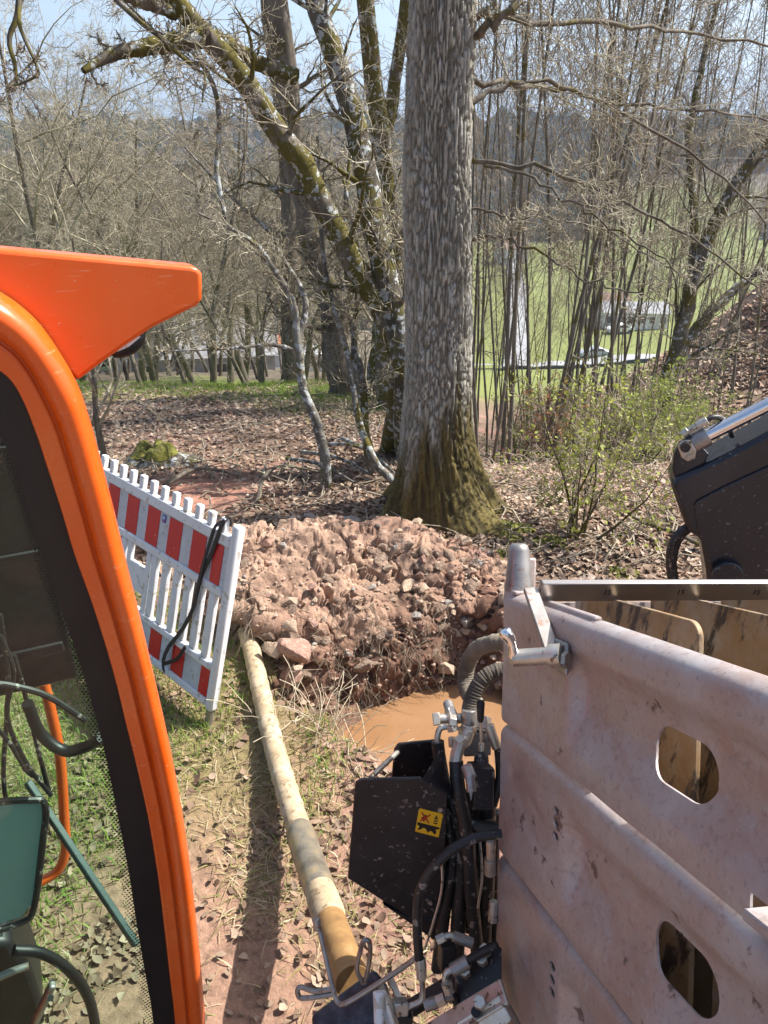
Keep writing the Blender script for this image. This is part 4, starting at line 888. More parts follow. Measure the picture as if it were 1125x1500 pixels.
# tinted window
m, n, b = newmat('green_tinted_glass'); n.nodes.remove(b); tr = n.nodes.new('ShaderNodeBsdfTransparent'); tr.inputs[0].default_value = (.64, .87, .76, 1); gl_ = n.nodes.new('ShaderNodeBsdfGlossy'); gl_.inputs['Roughness'].default_value = .02
lw = n.nodes.new('ShaderNodeLayerWeight'); pw = node(n, 'ShaderNodeMath', operation='POWER'); n.links.new(lw.outputs['Facing'], pw.inputs[0]); pw.inputs[1].default_value = 4.0; ma = node(n, 'ShaderNodeMath', operation='MULTIPLY_ADD'); n.links.new(pw.outputs[0], ma.inputs[0]); ma.inputs[1].default_value = .9; ma.inputs[2].default_value = .05
mx = n.nodes.new('ShaderNodeMixShader'); n.links.new(ma.outputs[0], mx.inputs[0]); n.links.new(tr.outputs[0], mx.inputs[1]); n.links.new(gl_.outputs[0], mx.inputs[2]); n.links.new(mx.outputs[0], [q for q in n.nodes if q.type == 'OUTPUT_MATERIAL'][0].inputs[0]); M['glass'] = m
V = [ic_[i] + nin * .015 for i in range(m_)] + [np.array([*(c0 - hdir * 1.0)[:2], z_]) + nin * .015 for z_ in (-.0, ic_[0][2])]
me = bpy.data.meshes.new('side_window'); me.from_pydata([tuple(v) for v in V], [], [tuple(range(m_)) + (m_, m_ + 1)]); link('side_window', me, M['glass'], exc)
# roof visor with its work lamp
vis = [(-420, 335), (0, 370), (288, 396), (300, 399), (306, 408), (306, 446), (299, 456), (232, 489), (190, 517), (150, 546), (117, 571), (60, 520), (-60, 480), (-420, 480)]
MB().prism([K2(px, py, .050) for px, py in vis], nin * .05).build('roof_visor', M['orange'], exc, .008, 3)
lp = MB(); lp.tube(curve([K2(168, 531, .085), K2(200, 522, .085), K2(226, 497, .085)], 12), [.006, .014, .016, .017, .017, .017, .017, .016, .015, .013, .010, .004, .003][:len(curve([K2(168, 531, .085), K2(200, 522, .085), K2(226, 497, .085)], 12))], 12)
lamp = lp.build('work_lamp', M['black'], exc)
MB().prism([K2(178, 528, .062), K2(196, 520, .062), K2(214, 505, .062), K2(206, 503, .062), K2(188, 514, .062)], nin * .01).build('lamp_lens', M['white'], lamp)
# roof, far wall, floor, base and tracks
def hx(a, o_, z_): return c0 + hdir * a + nin * o_ + np.array([0, 0, z_])
def hb(name, a0, a1, o0, o1, z0, z1, m2, bev=.02, par=exc):
    mb = MB(); mb.hexa([hx(a0, o0, z0), hx(a1, o0, z0), hx(a1, o1, z0), hx(a0, o1, z0), hx(a0, o0, z1), hx(a1, o0, z1), hx(a1, o1, z1), hx(a0, o1, z1)]); return mb.build(name, M[m2], par, bev, 2)
hb('roof', -1.35, -.38, .05, 1.0, 2.33, 2.42, 'orange')
far = hb('far_wall', -1.3, -.16, .90, .93, 1.02, 2.32, 'black', .01)
for k in range(3): hb('lining_rib', -1.3, -.18, .885, .897, 1.14 + .33 * k, 1.18 + .33 * k, 'black', .008, far)
hb('rear_wall', -1.36, -1.31, .05, .95, .35, 2.32, 'black'); hb('floor', -1.3, -.62, .05, .95, .30, .36, 'black')
hb('base', -1.9, -.66, .0, .98, .12, .29, 'orange', .04); hb('sill', -1.3, .02, -.01, .05, .22, .30, 'orange', .01)
for o0 in (-.12, .78):
    t_ = MB(); pts = [hx(-2.4 + .25 * math.cos(a) * (1 if a < 1.57 or a > 4.7 else 1) + (1.5 if math.cos(a) > 0 else 0), o0, .13 + .17 * math.sin(a)) for a in np.linspace(0, 6.283, 30, endpoint=False)]
    t_.prism(pts, nin * .25).build('track', M['rubber'], exc, .01)
# inside the cab
K2 = K
hb('seat', -1.25, -.72, .28, .72, .58, .74, 'black', .06); hb('seat_back', -1.25, -1.10, .28, .72, .70, 1.45, 'black', .05)
hb('console', -.95, -.66, .62, .84, .36, .70, 'black', .04)
mb = MB(); mb.tube(curve([K2(40, 1030, .3), K2(60, 1075, .3), K2(95, 1100, .28), K2(130, 1092, .25), K2(150, 1080, .2)], 20), .014, 10); mb.build('grab_handle', M['black'], exc)
for k, pts in enumerate([[(-20, 1000), (20, 1005), (70, 1020), (125, 1055)], [(0, 930), (20, 985), (10, 1050), (40, 1120), (75, 1165)], [(20, 960), (35, 1010), (55, 1095), (72, 1160)], [(-10, 1060), (15, 1090), (40, 1130), (60, 1140)], [(0, 900), (12, 1000), (5, 1130), (12, 1190)]]):
    MB().tube(curve([K2(a_, b_, .34 + .03 * k) for a_, b_ in pts], 18), .006 if k else .008, 8).build('cable', M['rubber'], exc)
M['teal'] = mat('teal_sky_reflection', [(.3, (.27, .41, .385)), (.7, (.34, .50, .46))], 3, .25, .03, .002)  # opaque pane; the sky it reflects is painted in as teal colour
pan = MB().prism([K2(-60, 1185, .36), K2(58, 1178, .36), K2(64, 1190, .36), K2(48, 1325, .36), K2(30, 1345, .36), K2(-60, 1370, .36)], nin * .012).build('folded_window', M['teal'], exc, .003)
mb = MB(); mb.tube(curve([K2(-60, 1180, .355), K2(40, 1172, .355), K2(66, 1180, .355), K2(62, 1240, .355), K2(50, 1328, .355), K2(30, 1352, .355), K2(-60, 1378, .355)], 40), .009, 8); mb.build('window_seal', M['rubber'], pan)
M['seal'] = mat('grey_green_seal', [(.3, (.03, .05, .05)), (.7, (.07, .10, .095))], 9, .4, .1)
MB().bar(K2(40, 1145, .55), K2(200, 1385, .22), .018, .03).build('window_rail', M['seal'], exc, .004)
mb = MB(); mb.tube(curve([K2(64, 1000, .97), K2(74, 1040, .97), K2(88, 1110, .97), K2(94, 1200, .97), K2(96, 1245, .97), K2(85, 1275, .97), K2(60, 1292, .97)], 26), .018, 12); mb.build('hand_rail', M['orange'], exc)
mb = MB(); mb.tube(curve([K2(-20, 1440, .4), K2(20, 1422, .4), K2(42, 1415, .4)], 8), .011, 10); mb.build('lever', M['steel'], exc)
lv = MB().bar(K2(78, 1440, .4), K2(40, 1520, .4), .03, .02).build('lever', M['steel'], exc, .006); MB().cyl(K2(74, 1462, .37), K2(74, 1462, .35), .009, 12).build('bolt', M['black'], lv)
MB().prism([K2(-60, 1385, .5), K2(15, 1380, .5), K2(45, 1420, .5), K2(62, 1470, .5), K2(70, 1560, .5), K2(-60, 1560, .5)], nin * .2).build('pedal_box', M['black'], exc, .02)
mb = MB(); mb.tube(curve([K2(20, 1392, .42), K2(60, 1396, .42), K2(100, 1420, .42), K2(130, 1462, .42), K2(142, 1520, .42), K2(144, 1570, .42)], 24), .016, 10); mb.build('steering_hoop', M['black'], exc)

# ================================================================== DRILL RIG with the rod box on the right
RO = P(735, 870, 1.8); ra = -nrm((-.204, .909, -.418)); rD = nrm((-.0175, -.438, -.899)); rD = nrm(rD - ra * rD.dot(ra)); rn = np.cross(ra, rD)   # ra towards viewer, rD down, rn inwards (right)
def B(s, t, l=0.): return RO + ra * s + rD * t + rn * l
def Bpx(px, py, l=0.): return PP(px, py, RO + rn * l, rn)
rig = thing('drill_rig', 'tilted drilling rig with a weathered pinkish steel rod box and black hydraulics beside the pit', 'drill rig', (.75, 1.2, 0))
m, n, b = newmat('weathered_galvanised_steel'); co = coords(n); f1 = noise(n, co, 4.5, 8, .68); f2 = noise(n, co, 70, 5, .75); f4 = noise(n, co, 22, 7, .75)
mp = n.nodes.new('ShaderNodeMapping'); mp.vector_type = 'POINT'; n.links.new(co, mp.inputs[0]); mp.inputs['Rotation'].default_value = (R_(-24), 0, R_(12)); mp.inputs['Scale'].default_value = (9, 1, 9); f3 = noise(n, mp.outputs[0], 1.6, 7, .7)
c1 = ramp(n, f1, [(.30, (.37, .275, .24)), (.45, (.41, .33, .305)), (.56, (.43, .385, .38)), (.70, (.49, .47, .47))])
c1 = mixc(n, ramp(n, f3, [(.52, (0, 0, 0)), (.68, (.6, .6, .6))]), c1, (.34, .215, .17)); c1 = mixc(n, ramp(n, f4, [(.54, (0, 0, 0)), (.62, (.6, .6, .6))]), c1, (.45, .42, .415))
c1 = mixc(n, ramp(n, f2, [(.55, (0, 0, 0)), (.62, (.4, .4, .4))]), c1, (.21, .15, .13)); c1 = mixc(n, ramp(n, noise(n, co, 11, 5, .6), [(.635, (0, 0, 0)), (.66, (.85, .85, .85))]), c1, (.11, .075, .06))
n.links.new(c1, b.inputs['Base Color']); b.inputs['Metallic'].default_value = .22; n.links.new(ramp(n, f4, [(.35, (.30, .30, .30)), (.65, (.60, .60, .60))]), b.inputs['Roughness']); bump(n, b, f4, .3, .003); M['galv'] = m
m, n, b = newmat('rusty_divider'); co = coords(n); f1 = noise(n, co, 5, 7, .7); f2 = noise(n, coords(n, 'Object', (1, 1, .35)), 16, 6, .7)
c1 = ramp(n, f1, [(.28, (.17, .095, .045)), (.42, (.30, .19, .09)), (.55, (.33, .25, .165)), (.68, (.37, .345, .30))]); c1 = mixc(n, ramp(n, f2, [(.53, (0, 0, 0)), (.60, (1, 1, 1))]), c1, (.065, .05, .04))
n.links.new(c1, b.inputs['Base Color']); b.inputs['Roughness'].default_value = .65; b.inputs['Metallic'].default_value = .2; bump(n, b, f2, .4, .003); M['rustplate'] = m

PHT = .304; SL = 1.22
def panel(idx):
    ss = np.unique(np.concatenate([[0, .006, .015, .03], np.linspace(.05, .33, 8), np.linspace(.34, .42, 9), np.linspace(.45, SL, 18)]))
    tt = np.array([-.006, -.003, 0, .004, .008, .014, .021, .03, .045, .055, .062, .07, .08, .09, .10, .12, .15, .165, .175, .19, .21, .23, .24, .25, .265, .28, .288, .292])
    prof_t = [-.006, -.003, 0, .004, .008, .014, .021, .03, .055, .062, .095, .10, .165, .175, .24, .25, .28, .292]
    o_flat = [.030, .021, .0145, .009, .005, .0018, .0003, 0, 0, 0, 0, 0, 0, 0, 0, 0, 0, .003]
    o_rib = [.030, .021, .0145, .009, .005, .0018, .0003, 0, .001, .004, .027, .030, .030, .028, .003, 0, 0, .003]
    SS, TT = np.meshgrid(ss, tt, indexing='ij'); k = sstep(.352, .388, SS); of = np.interp(TT, prof_t, o_flat) * (1 - k) + np.interp(TT, prof_t, o_rib) * k
    of = of + .022 * np.clip(1 - SS / .02, 0, 1) ** 2 + .0012 * fbm(SS * 9, TT * 14, seed=idx, oct=2)
    def surf(l): return RO + SS[..., None] * ra + (TT + idx * PHT)[..., None] * rD + (of + l)[..., None] * rn
    A, Bk = surf(0), surf(.004); ni, nj = SS.shape; ii = np.arange(ni * nj).reshape(ni, nj); o2 = ni * nj
    F = [q for q in np.stack([ii[:-1, :-1], ii[1:, :-1], ii[1:, 1:], ii[:-1, 1:]], -1).reshape(-1, 4)] + [q[::-1] for q in (np.stack([ii[:-1, :-1], ii[1:, :-1], ii[1:, 1:], ii[:-1, 1:]], -1) + o2).reshape(-1, 4)]
    rim = list(ii[:, 0]) + list(ii[-1, 1:]) + list(ii[-2::-1, -1]) + list(ii[0, -2:0:-1])
    F += [(rim[i], rim[i - 1], rim[i - 1] + o2, rim[i] + o2) for i in range(len(rim))]
    me = bpy.data.meshes.new('side_panel'); me.from_pydata([tuple(v) for v in np.concatenate([A.reshape(-1, 3), Bk.reshape(-1, 3)])], [], [tuple(int(i) for i in q) for q in F]); me.update()
    bm = bmesh.new(); bm.from_mesh(me); bmesh.ops.recalc_face_normals(bm, faces=bm.faces); bm.to_mesh(me); bm.free()
    cut = MB(); c = np.linspace(0, math.pi, 13); hw, hh = .079, .042; sc, tc = (.700, .159) if idx != 1 else (.712, .149)
    st_ = [(sc + hw - hh + hh * math.sin(q), tc - hh * math.cos(q)) for q in c] + [(sc - hw + hh - hh * math.sin(q), tc + hh * math.cos(q)) for q in c]
    cut.prism([B(s_, t_ + idx * PHT, -.03) for s_, t_ in st_], rn * .09)
    if idx >= 1:
        for t_ in (.074, .099, .124):
            cut.prism([B(.328 + .013 * math.cos(q), t_ + idx * PHT + .0085 * math.sin(q), -.03) for q in np.linspace(0, 6.283, 12, endpoint=False)], rn * .06)
    if idx == 0: cut.prism([B(s_, t_, -.03) for s_, t_ in ((.885, .252), (.95, .252), (.97, .32), (.885, .32))], rn * .06)
    co_ = cut.build('cutter', None, None, smooth=0); o = link('side_panel', me, None, None); md = o.modifiers.new('b', 'BOOLEAN'); md.operation = 'DIFFERENCE'; md.object = co_; md.solver = 'EXACT'
    dg = bpy.context.evaluated_depsgraph_get(); me2 = bpy.data.meshes.new_from_object(o.evaluated_get(dg)); me2.name = 'side_panel'
    bpy.data.objects.remove(o); bpy.data.objects.remove(co_); me2.materials.clear(); me2.materials.append(M['galv'])
    me2.polygons.foreach_set('use_smooth', np.ones(len(me2.polygons), bool)); me2.set_sharp_from_angle(angle=R_(38))
    return link('side_panel', me2, M['galv'], rig)
for i in range(4): panel(i)
# far end wall, corner post, divider plates
def bb(name, s0, s1, t0, t1, l0, l1, m2, bev=.004, par=rig):
    mb = MB(); mb.hexa([B(s0, t1, l0), B(s1, t1, l0), B(s1, t1, l1), B(s0, t1, l1), B(s0, t0, l0), B(s1, t0, l0), B(s1, t0, l1), B(s0, t0, l1)]); return mb.build(name, M[m2], par, bev, 2)
bb('end_wall', .004, .012, .02, 1.2, .03, .74, 'galv', 0)
bb('end_flange', .0, .055, -.012, -.004, .012, .09, 'galv', .003)
rimr = bb('top_lip', .10, .42, -.012, .01, .022, .040, 'galv', .006)
def plate(s0, s1, t0, l, m2='rustplate'):
    r = .03; c = np.linspace(0, math.pi / 2, 7); pts = [B(s0, t0, l)] + [B(s1 - r + r * math.sin(q), t0 + r - r * math.cos(q), l) for q in c] + [B(s1, 1.15, l), B(s0, 1.15, l)]
    return MB().prism(pts, rn * .012).build('divider_plate', M[m2], rig, .0025)
for l, s1, t0 in ((.175, .505, -.013), (.37, 1.0, -.012), (.56, 1.05, -.012)): plate(.02, s1, t0, l)
for k in range(2): bb('divider_bracket', .20, .24, .35, .40, .188 + .195 * k, .369 + .19 * k, 'rustplate', .003)
bb('far_side_wall', .0, SL, .02, 1.2, .74, .75, 'galv', 0)
bb('lower_divider', .62, SL, .10, 1.15, .14, .15, 'rustplate', .002); bb('lower_divider', .90, SL, .02, 1.15, .30, .31, 'rustplate', .002)
bb('rod_stop', .885, .95, .27, .285, -.012, .05, 'galv', .003)
# corner pin
pin = MB().tube([P(760, 866, 1.80), P(760, 858, 1.80), P(760, 850, 1.80), P(760, 806, 1.80), P(760, 799, 1.80), P(760, 796, 1.80)], [.034, .034, .0305, .0245, .021, .014], 24).build('corner_pin', M['steel'], rig)
bb('pin_lug', -.01, .002, -.085, .0, .062, .085, 'galv', .008)
MB().tube([P(762, 884, 1.80), P(762, 866, 1.80)], [.040, .037], 22).build('pin_socket', M['galv'], rig)
# flat steel bar across the box with its bent bracket and clamp handle
bl = P(790, 865, 1.60); be = bl + nrm(rn) * .95; hb_ = np.array([0, 0, 1.0]) * .024; upb = np.array([0, -.12, 1.0]); upb = nrm(upb - rn * upb.dot(rn))
bar_ = MB(); fw = nrm(np.cross(rn, upb)); fw = fw if fw[1] > 0 else -fw
bar_.obox((bl + be) / 2, (be - bl) / 2, upb * .0235, fw * .008)
flat = bar_.build('flat_bar', M['darksteel'], rig, .002)
k0 = bl - rn * .004; k1 = Bpx(822, 962, -.008)
arm = MB(); dd = nrm(k1 - k0); sd = np.array([1., .1, 0]); sd = nrm(sd - dd * sd.dot(dd)); k0 = k0 - sd * .014; k1 = k1 - sd * .014; arm.obox((k0 + k1) / 2, (k1 - k0) / 2 + dd * .006, sd * .0145, nrm(np.cross(dd, sd)) * .006); brk = arm.build('bar_bracket', M['steel'], rig, .002)
bb('bracket_foot', .30, .375, .045, .105, -.012, -.002, 'steel', .006)
h0 = P(805, 961, 1.44); h1 = P(752, 964, 1.46)
hd = MB().tube([P(822, 960, 1.43), h0, P(800, 961, 1.44), h1, P(748, 964, 1.46)], [.022, .022, .0165, .0165, .010], 18).build('clamp_handle', M['zinc'], rig)
lv = MB(); lc = curve([P(752, 962, 1.455), P(752, 950, 1.45), P(748, 938, 1.45), P(741, 928, 1.45), P(737, 921, 1.45)], 14); lv.tube(lc, np.interp(np.linspace(0, 1, len(lc)), [0, .3, .7, .9, 1], [.010, .008, .013, .013, .006]), 12); lv.build('lever', M['chrome'], hd)
MB().cyl(P(826, 966, 1.425), P(832, 967, 1.42), .016, 6).build('bolt_head', M['steel'], rig)
# stamped marks on the bar
def stamp(txt, s, l, parent, face_o, size=.024):
    cu = bpy.data.curves.new('stamp', 'FONT'); cu.body = txt; cu.size = size; cu.extrude = .0004; cu.align_x = 'CENTER'; cu.align_y = 'CENTER'; o = bpy.data.objects.new('stamp', cu); COL.objects.link(o)
    dg = bpy.context.evaluated_depsgraph_get(); me = bpy.data.meshes.new_from_object(o.evaluated_get(dg)); bpy.data.objects.remove(o)
    Mx = Matrix((Vector(rn), Vector(upb), Vector(-fw))).transposed(); off = Vector(face_o); me.transform(Mx.to_4x4()); me.transform(Matrix.Translation(off)); me.name = 'stamped_number'
    return link('stamped_number', me, M['black'], parent)
for px in (890, 997, 1108):
    c = PP(px, 868, bl - fw * .0084, fw); stamp('15', 0, 0, flat, c, .019)

# black cover box with warning sticker
cv = lambda px, py, z_=1.78: P(px, py, z_)
fn = nrm(np.cross(cv(620, 1145) - cv(520, 1148, 1.80), cv(512, 1285, 1.92) - cv(520, 1148, 1.80))); fn = fn if fn.dot(CAM - cv(570, 1200)) > 0 else -fn
FO = cv(520, 1148, 1.80)
def CF(px, py, o_=0.): return PP(px, py, FO, fn) + fn * o_
cover = MB().prism([CF(520, 1147), CF(528, 1142), CF(615, 1140), CF(655, 1166), CF(652, 1250), CF(646, 1345), CF(600, 1345), CF(509, 1287)], -fn * .008).build('cover_box', M['dustyblack'], rig, .003)
MB().prism([CF(600, 1346), CF(646, 1346), CF(646, 1385), CF(560, 1325)], -fn * .05).build('cover_lower_flap', M['black'], rig, .003)
bk = -fn * .16
MB().prism([PP(577, 1098, FO + bk, fn), PP(583, 1090, FO + bk, fn), PP(636, 1085, FO + bk, fn), PP(662, 1150, FO + bk, fn), PP(655, 1320, FO + bk, fn), PP(560, 1290, FO + bk, fn)], -fn * .008).build('cover_back', M['dustyblack'], rig, .003)
MB().prism([CF(646, 1166, -.009), CF(651, 1166, -.009), CF(646, 1340, -.009), CF(640, 1340, -.009)], bk * .9).build('cover_side', M['dustyblack'], rig, .002)
MB().prism([CF(509, 1287, -.009), CF(600, 1343, -.009), CF(606, 1339, -.009), CF(513, 1282, -.009)], bk * .9).build('cover_floor', M['dustyblack'], rig, .002)
MB().prism([CF(618, 1141, .0005), CF(655, 1166, .0005), CF(655, 1166) + bk * .35, CF(643, 1122) + bk * .35], rD * .004).build('cover_gusset', M['dustyblack'], rig, .002)
MB().cyl(CF(543, 1143) - fn * .01, PP(583, 1101, FO + bk, fn), .0065, 12).build('cover_stay', M['zinc'], rig)
M['yellow'] = mat('yellow_sticker', [(.3, (.75, .42, .01)), (.7, (.82, .50, .02))], 10, .4, 0, speck=((.2, .15, .1), .72, 90))
M['ink'] = mat('black_ink', [(.012, .011, .011)], 10, .5, 0); M['redink'] = mat('red_ink', [(.5, .03, .02)], 10, .5, 0)
S0, S1, S3 = CF(614, 1183, .001), CF(649, 1192, .001), CF(608, 1217, .001); eu = S1 - S0; ev = S3 - S0
def sk(u, v, o_=0.): return S0 + eu * u + ev * v + fn * o_
stk = MB().prism([sk(.05, 0), sk(1, 0), sk(1, 1), sk(0, 1), sk(0, .1)], fn * .0008).build('warning_sticker', M['yellow'], cover)
def ink(pts, m2='ink', o_=.0009): MB().prism([sk(u, v, o_) for u, v in pts], fn * .0004).build('pictogram', M[m2], stk, smooth=0)
ink([(.03, .58), (.97, .58), (.97, .64), (.82, .70), (.88, .82), (.80, .93), (.72, .84), (.62, .80), (.52, .92), (.45, .80), (.33, .74), (.2, .86), (.08, .90), (.15, .74), (.03, .68)])
ink([(.28, .20), (.34, .20), (.36, .30), (.44, .40), (.40, .44), (.33, .36), (.30, .50), (.24, .50), (.27, .34), (.18, .40), (.15, .36), (.26, .28)])
for p0, p1 in (((.13, .14), (.50, .50)), ((.50, .14), (.13, .50))):
    dx, dy = p1[0] - p0[0], p1[1] - p0[1]; ink([(p0[0] - dy * .06, p0[1] + dx * .06), (p0[0] + dy * .06, p0[1] - dx * .06), (p1[0] + dy * .06, p1[1] - dx * .06), (p1[0] - dy * .06, p1[1] + dx * .06)], 'redink', .0014)
for k in range(3): ink([(.68, .22 + .10 * k), (.84, .22 + .10 * k), (.84, .27 + .10 * k), (.68, .27 + .10 * k)])
ink([(.73, .12), (.79, .12), (.79, .21), (.73, .21)])
MB().cyl(CF(645, 1186), CF(645, 1186, .004), .006, 12).build('rivet', M['zinc'], cover); MB().cyl(CF(630, 1322), CF(630, 1322, .004), .006, 12).build('rivet', M['zinc'], cover)

def hose(pts, r, m2='rubber', name='hose', n=10, par=rig):
    c = curve([P(*q) for q in pts], 28); return MB().tube(c, r, n).build(name, M[m2], par)
def fit(pts, r, n=6, m2='zinc', name='fitting', par=rig):
    return MB().tube([P(*q) for q in pts], r, n).build(name, M[m2], par, .0012)
# sleeved hoses
m, n, b = newmat('woven_sleeve'); co = coords(n); wv_ = node(n, 'ShaderNodeTexNoise', Scale=120.0); n.links.new(co, wv_.inputs['Vector'])
n.links.new(ramp(n, noise(n, co, 5, 5), [(.35, (.07, .06, .05)), (.5, (.17, .145, .11)), (.65, (.28, .245, .19))]), b.inputs['Base Color']); b.inputs['Roughness'].default_value = .95; bump(n, b, wv_.outputs[0], .4, .003); M['sleeve'] = m
for pts, r in (([(745, 938, 1.98), (722, 942, 2.0), (700, 950, 2.05), (687, 968, 2.1), (682, 990, 2.12), (684, 1012, 2.1), (700, 1035, 2.05)], .022), ([(745, 980, 1.92), (722, 985, 1.92), (706, 996, 1.92), (695, 1014, 1.92), (689, 1032, 1.92), (687, 1044, 1.92)], .0195)):
    c = curve([P(*q) for q in pts], 60); rr = r * (1 + .035 * np.sin(np.arange(len(c)) * .9) * (np.arange(len(c)) < 28) + .05 * np.sin(np.arange(len(c)) * 2.3)); MB().tube(c, rr, 14).build('sleeved_hose', M['sleeve'], rig)
# valve block and fittings
fit([(687, 1040, 1.90), (687, 1064, 1.90)], .018, 14, 'steel'); fit([(687, 1062, 1.89), (686, 1074, 1.89)], .020)
fit([(686, 1072, 1.88), (682, 1084, 1.87), (676, 1088, 1.86)], .016, 12); fit([(678, 1084, 1.85), (671, 1092, 1.84)], .019); fit([(674, 1088, 1.84), (669, 1104, 1.83), (667, 1118, 1.83)], .0155, 8)
fit([(634, 1054, 1.93), (644, 1053, 1.93)], .021, 4); fit([(644, 1053, 1.93), (690, 1052, 1.93)], .013, 12); fit([(656, 1030, 1.98), (660, 1043, 1.95)], .013, 14, 'steel'); fit([(659, 1040, 1.94), (664, 1054, 1.92)], .0155); fit([(658, 1056, 1.90), (668, 1057, 1.90)], .017, 6); fit([(662, 1062, 1.9), (664, 1070, 1.9)], .016, 6)
hose([(655, 1064, 1.9), (645, 1067, 1.9), (641, 1078, 1.9), (641, 1090, 1.9)], .008, 'zinc', 'fitting'); fit([(662, 1080, 1.88), (663, 1094, 1.88)], .010, 6)
fit([(716, 1062, 1.86), (722, 1080, 1.86), (728, 1096, 1.86)], .012, 10); fit([(694, 1056, 1.92), (716, 1060, 1.90)], .022, 4, 'steel')
lvk = MB().tube([P(704, 1026, 1.80), P(704, 1030, 1.80), P(704, 1054, 1.80), P(704, 1058, 1.80)], [.008, .0100, .0080, .005], 14).build('lever_knob', M['black'], rig)
MB().cyl(P(704, 1056, 1.80), P(705, 1092, 1.82), .0034, 10).build('lever_rod', M['zinc'], rig); fit([(705, 1088, 1.82), (705, 1102, 1.82)], .007, 6); MB().tube([P(705, 1100, 1.82), P(705, 1108, 1.82), P(705, 1116, 1.82)], [.009, .017, .018], 18).build('lever_boot', M['rubber'], rig)
bx2 = MB(); bx2.obox(P(703, 1150, 1.86), rn * .026, ra * .03, rD * .05); bx2.build('valve_block', M['dustyblack'], rig, .004)
bx2 = MB(); bx2.obox(P(695, 1085, 1.93), rn * .035, ra * .03, rD * .03); bx2.build('valve_block', M['steel'], rig, .004)
fit([(683, 1122, 1.8), (690, 1140, 1.78)], .014, 12, 'steel'); fit([(688, 1136, 1.78), (691, 1160, 1.77)], .012, 8, 'steel'); MB().prism([P(683, 1140, 1.77), P(694, 1148, 1.77), P(690, 1172, 1.77)], fn * .004).build('tag_plate', M['steel'], rig)
# hose bundle
for pts, r in (([(641, 1086, 1.9), (644, 1110, 1.9), (652, 1150, 1.88), (668, 1185, 1.86), (700, 1210, 1.84), (735, 1215, 1.82)], .0165), ([(668, 1115, 1.83), (672, 1160, 1.82), (685, 1230, 1.84), (690, 1300, 1.88), (700, 1400, 1.95)], .0175), ([(730, 1094, 1.86), (732, 1140, 1.86), (722, 1180, 1.86)], .011), ([(712, 1130, 1.86), (714, 1200, 1.88), (712, 1300, 1.92), (704, 1420, 1.98)], .022), ([(655, 1190, 1.9), (662, 1260, 1.92), (652, 1330, 1.95), (640, 1420, 2.0)], .016), ([(672, 1200, 1.9), (676, 1280, 1.93), (672, 1340, 1.95), (668, 1420, 2.0)], .02), ([(724, 1190, 1.9), (722, 1300, 1.94), (728, 1380, 1.98)], .016), ([(690, 1160, 1.94), (700, 1260, 1.96), (690, 1360, 2.0)], .024)):
    hose(pts, r)
hose([(735, 1222, 1.68), (706, 1225, 1.68), (680, 1234, 1.68), (655, 1250, 1.68), (630, 1276, 1.69), (614, 1308, 1.70), (611, 1345, 1.71), (612, 1380, 1.72), (614, 1406, 1.73)], .0105, 'rubber', 'sheathed_hose', 14)
for pts in ([(640, 1200, 1.86), (648, 1290, 1.88), (635, 1350, 1.9), (622, 1390, 1.92)], [(700, 1200, 1.85), (706, 1280, 1.86), (700, 1330, 1.88)]): hose(pts, .0035, 'zinc', 'thin_line', 6)
fit([(718, 1232, 1.75), (719, 1262, 1.76)], .010, 6); fit([(718, 1258, 1.76), (718, 1280, 1.77)], .014, 10, 'steel'); fit([(724, 1320, 1.8), (722, 1350, 1.8)], .012, 8)
# lower fittings
fit([(615, 1404, 1.73), (617, 1420, 1.73)], .0135); fit([(617, 1420, 1.73), (618, 1434, 1.73)], .012, 6); hose([(618, 1434, 1.73), (619, 1452, 1.74), (616, 1466, 1.74), (600, 1474, 1.74), (590, 1480, 1.74)], .0065, 'zinc', 'steel_line')
fit([(640, 1378, 1.72), (652, 1372, 1.72)], .011); hose([(650, 1373, 1.72), (658, 1370, 1.72), (666, 1372, 1.72)], .007, 'zinc', 'fitting'); fit([(664, 1371, 1.72), (692, 1382, 1.72)], .012, 12, 'steel')
fit([(662, 1422, 1.68), (686, 1408, 1.68)], .015, 14, 'steel'); hose([(684, 1408, 1.68), (704, 1396, 1.67), (728, 1384, 1.66)], .0095); hose([(664, 1420, 1.68), (655, 1424, 1.68), (652, 1434, 1.68), (655, 1444, 1.68)], .0075, 'zinc', 'fitting'); fit([(654, 1440, 1.67), (659, 1454, 1.67)], .0135); fit([(658, 1450, 1.69), (672, 1472, 1.70)], .010, 10, 'dustyblack')
fit([(622, 1474, 1.70), (640, 1468, 1.70)], .013, 14, 'steel'); fit([(640, 1468, 1.69), (652, 1462, 1.69)], .014); fit([(652, 1462, 1.69), (664, 1458, 1.69)], .010, 12, 'steel')
bx2 = MB(); bx2.bar(P(600, 1478, 1.82), P(735, 1395, 1.84), .03, .03); bx2.build('frame_rail', M['dustyblack'], rig, .003)
bpl = MB().prism([P(668, 1428, 1.72), P(735, 1388, 1.70), P(735, 1560, 1.60), P(668, 1560, 1.64)], (0, .012, -.012)).build('bolt_plate', M['dustyblack'], rig, .003)
for px, py in ((682, 1426), (707, 1408), (712, 1395)): MB().cyl(P(px, py, 1.70), P(px - 2, py - 5, 1.675), .013, 6).build('bolt', M['zinc'], bpl, .0015)
lb = MB(); lb.bar(P(625, 1522, 1.60), P(740, 1452, 1.56), .012, .05, up=-fw); lbo = lb.build('pale_beam', M['zinc'], rig, .003); lb = MB(); lb.bar(P(632, 1545, 1.585), P(742, 1475, 1.545), .05, .012, up=(0, -.5, .8)); lb.build('beam_flange', M['zinc'], rig, .003)
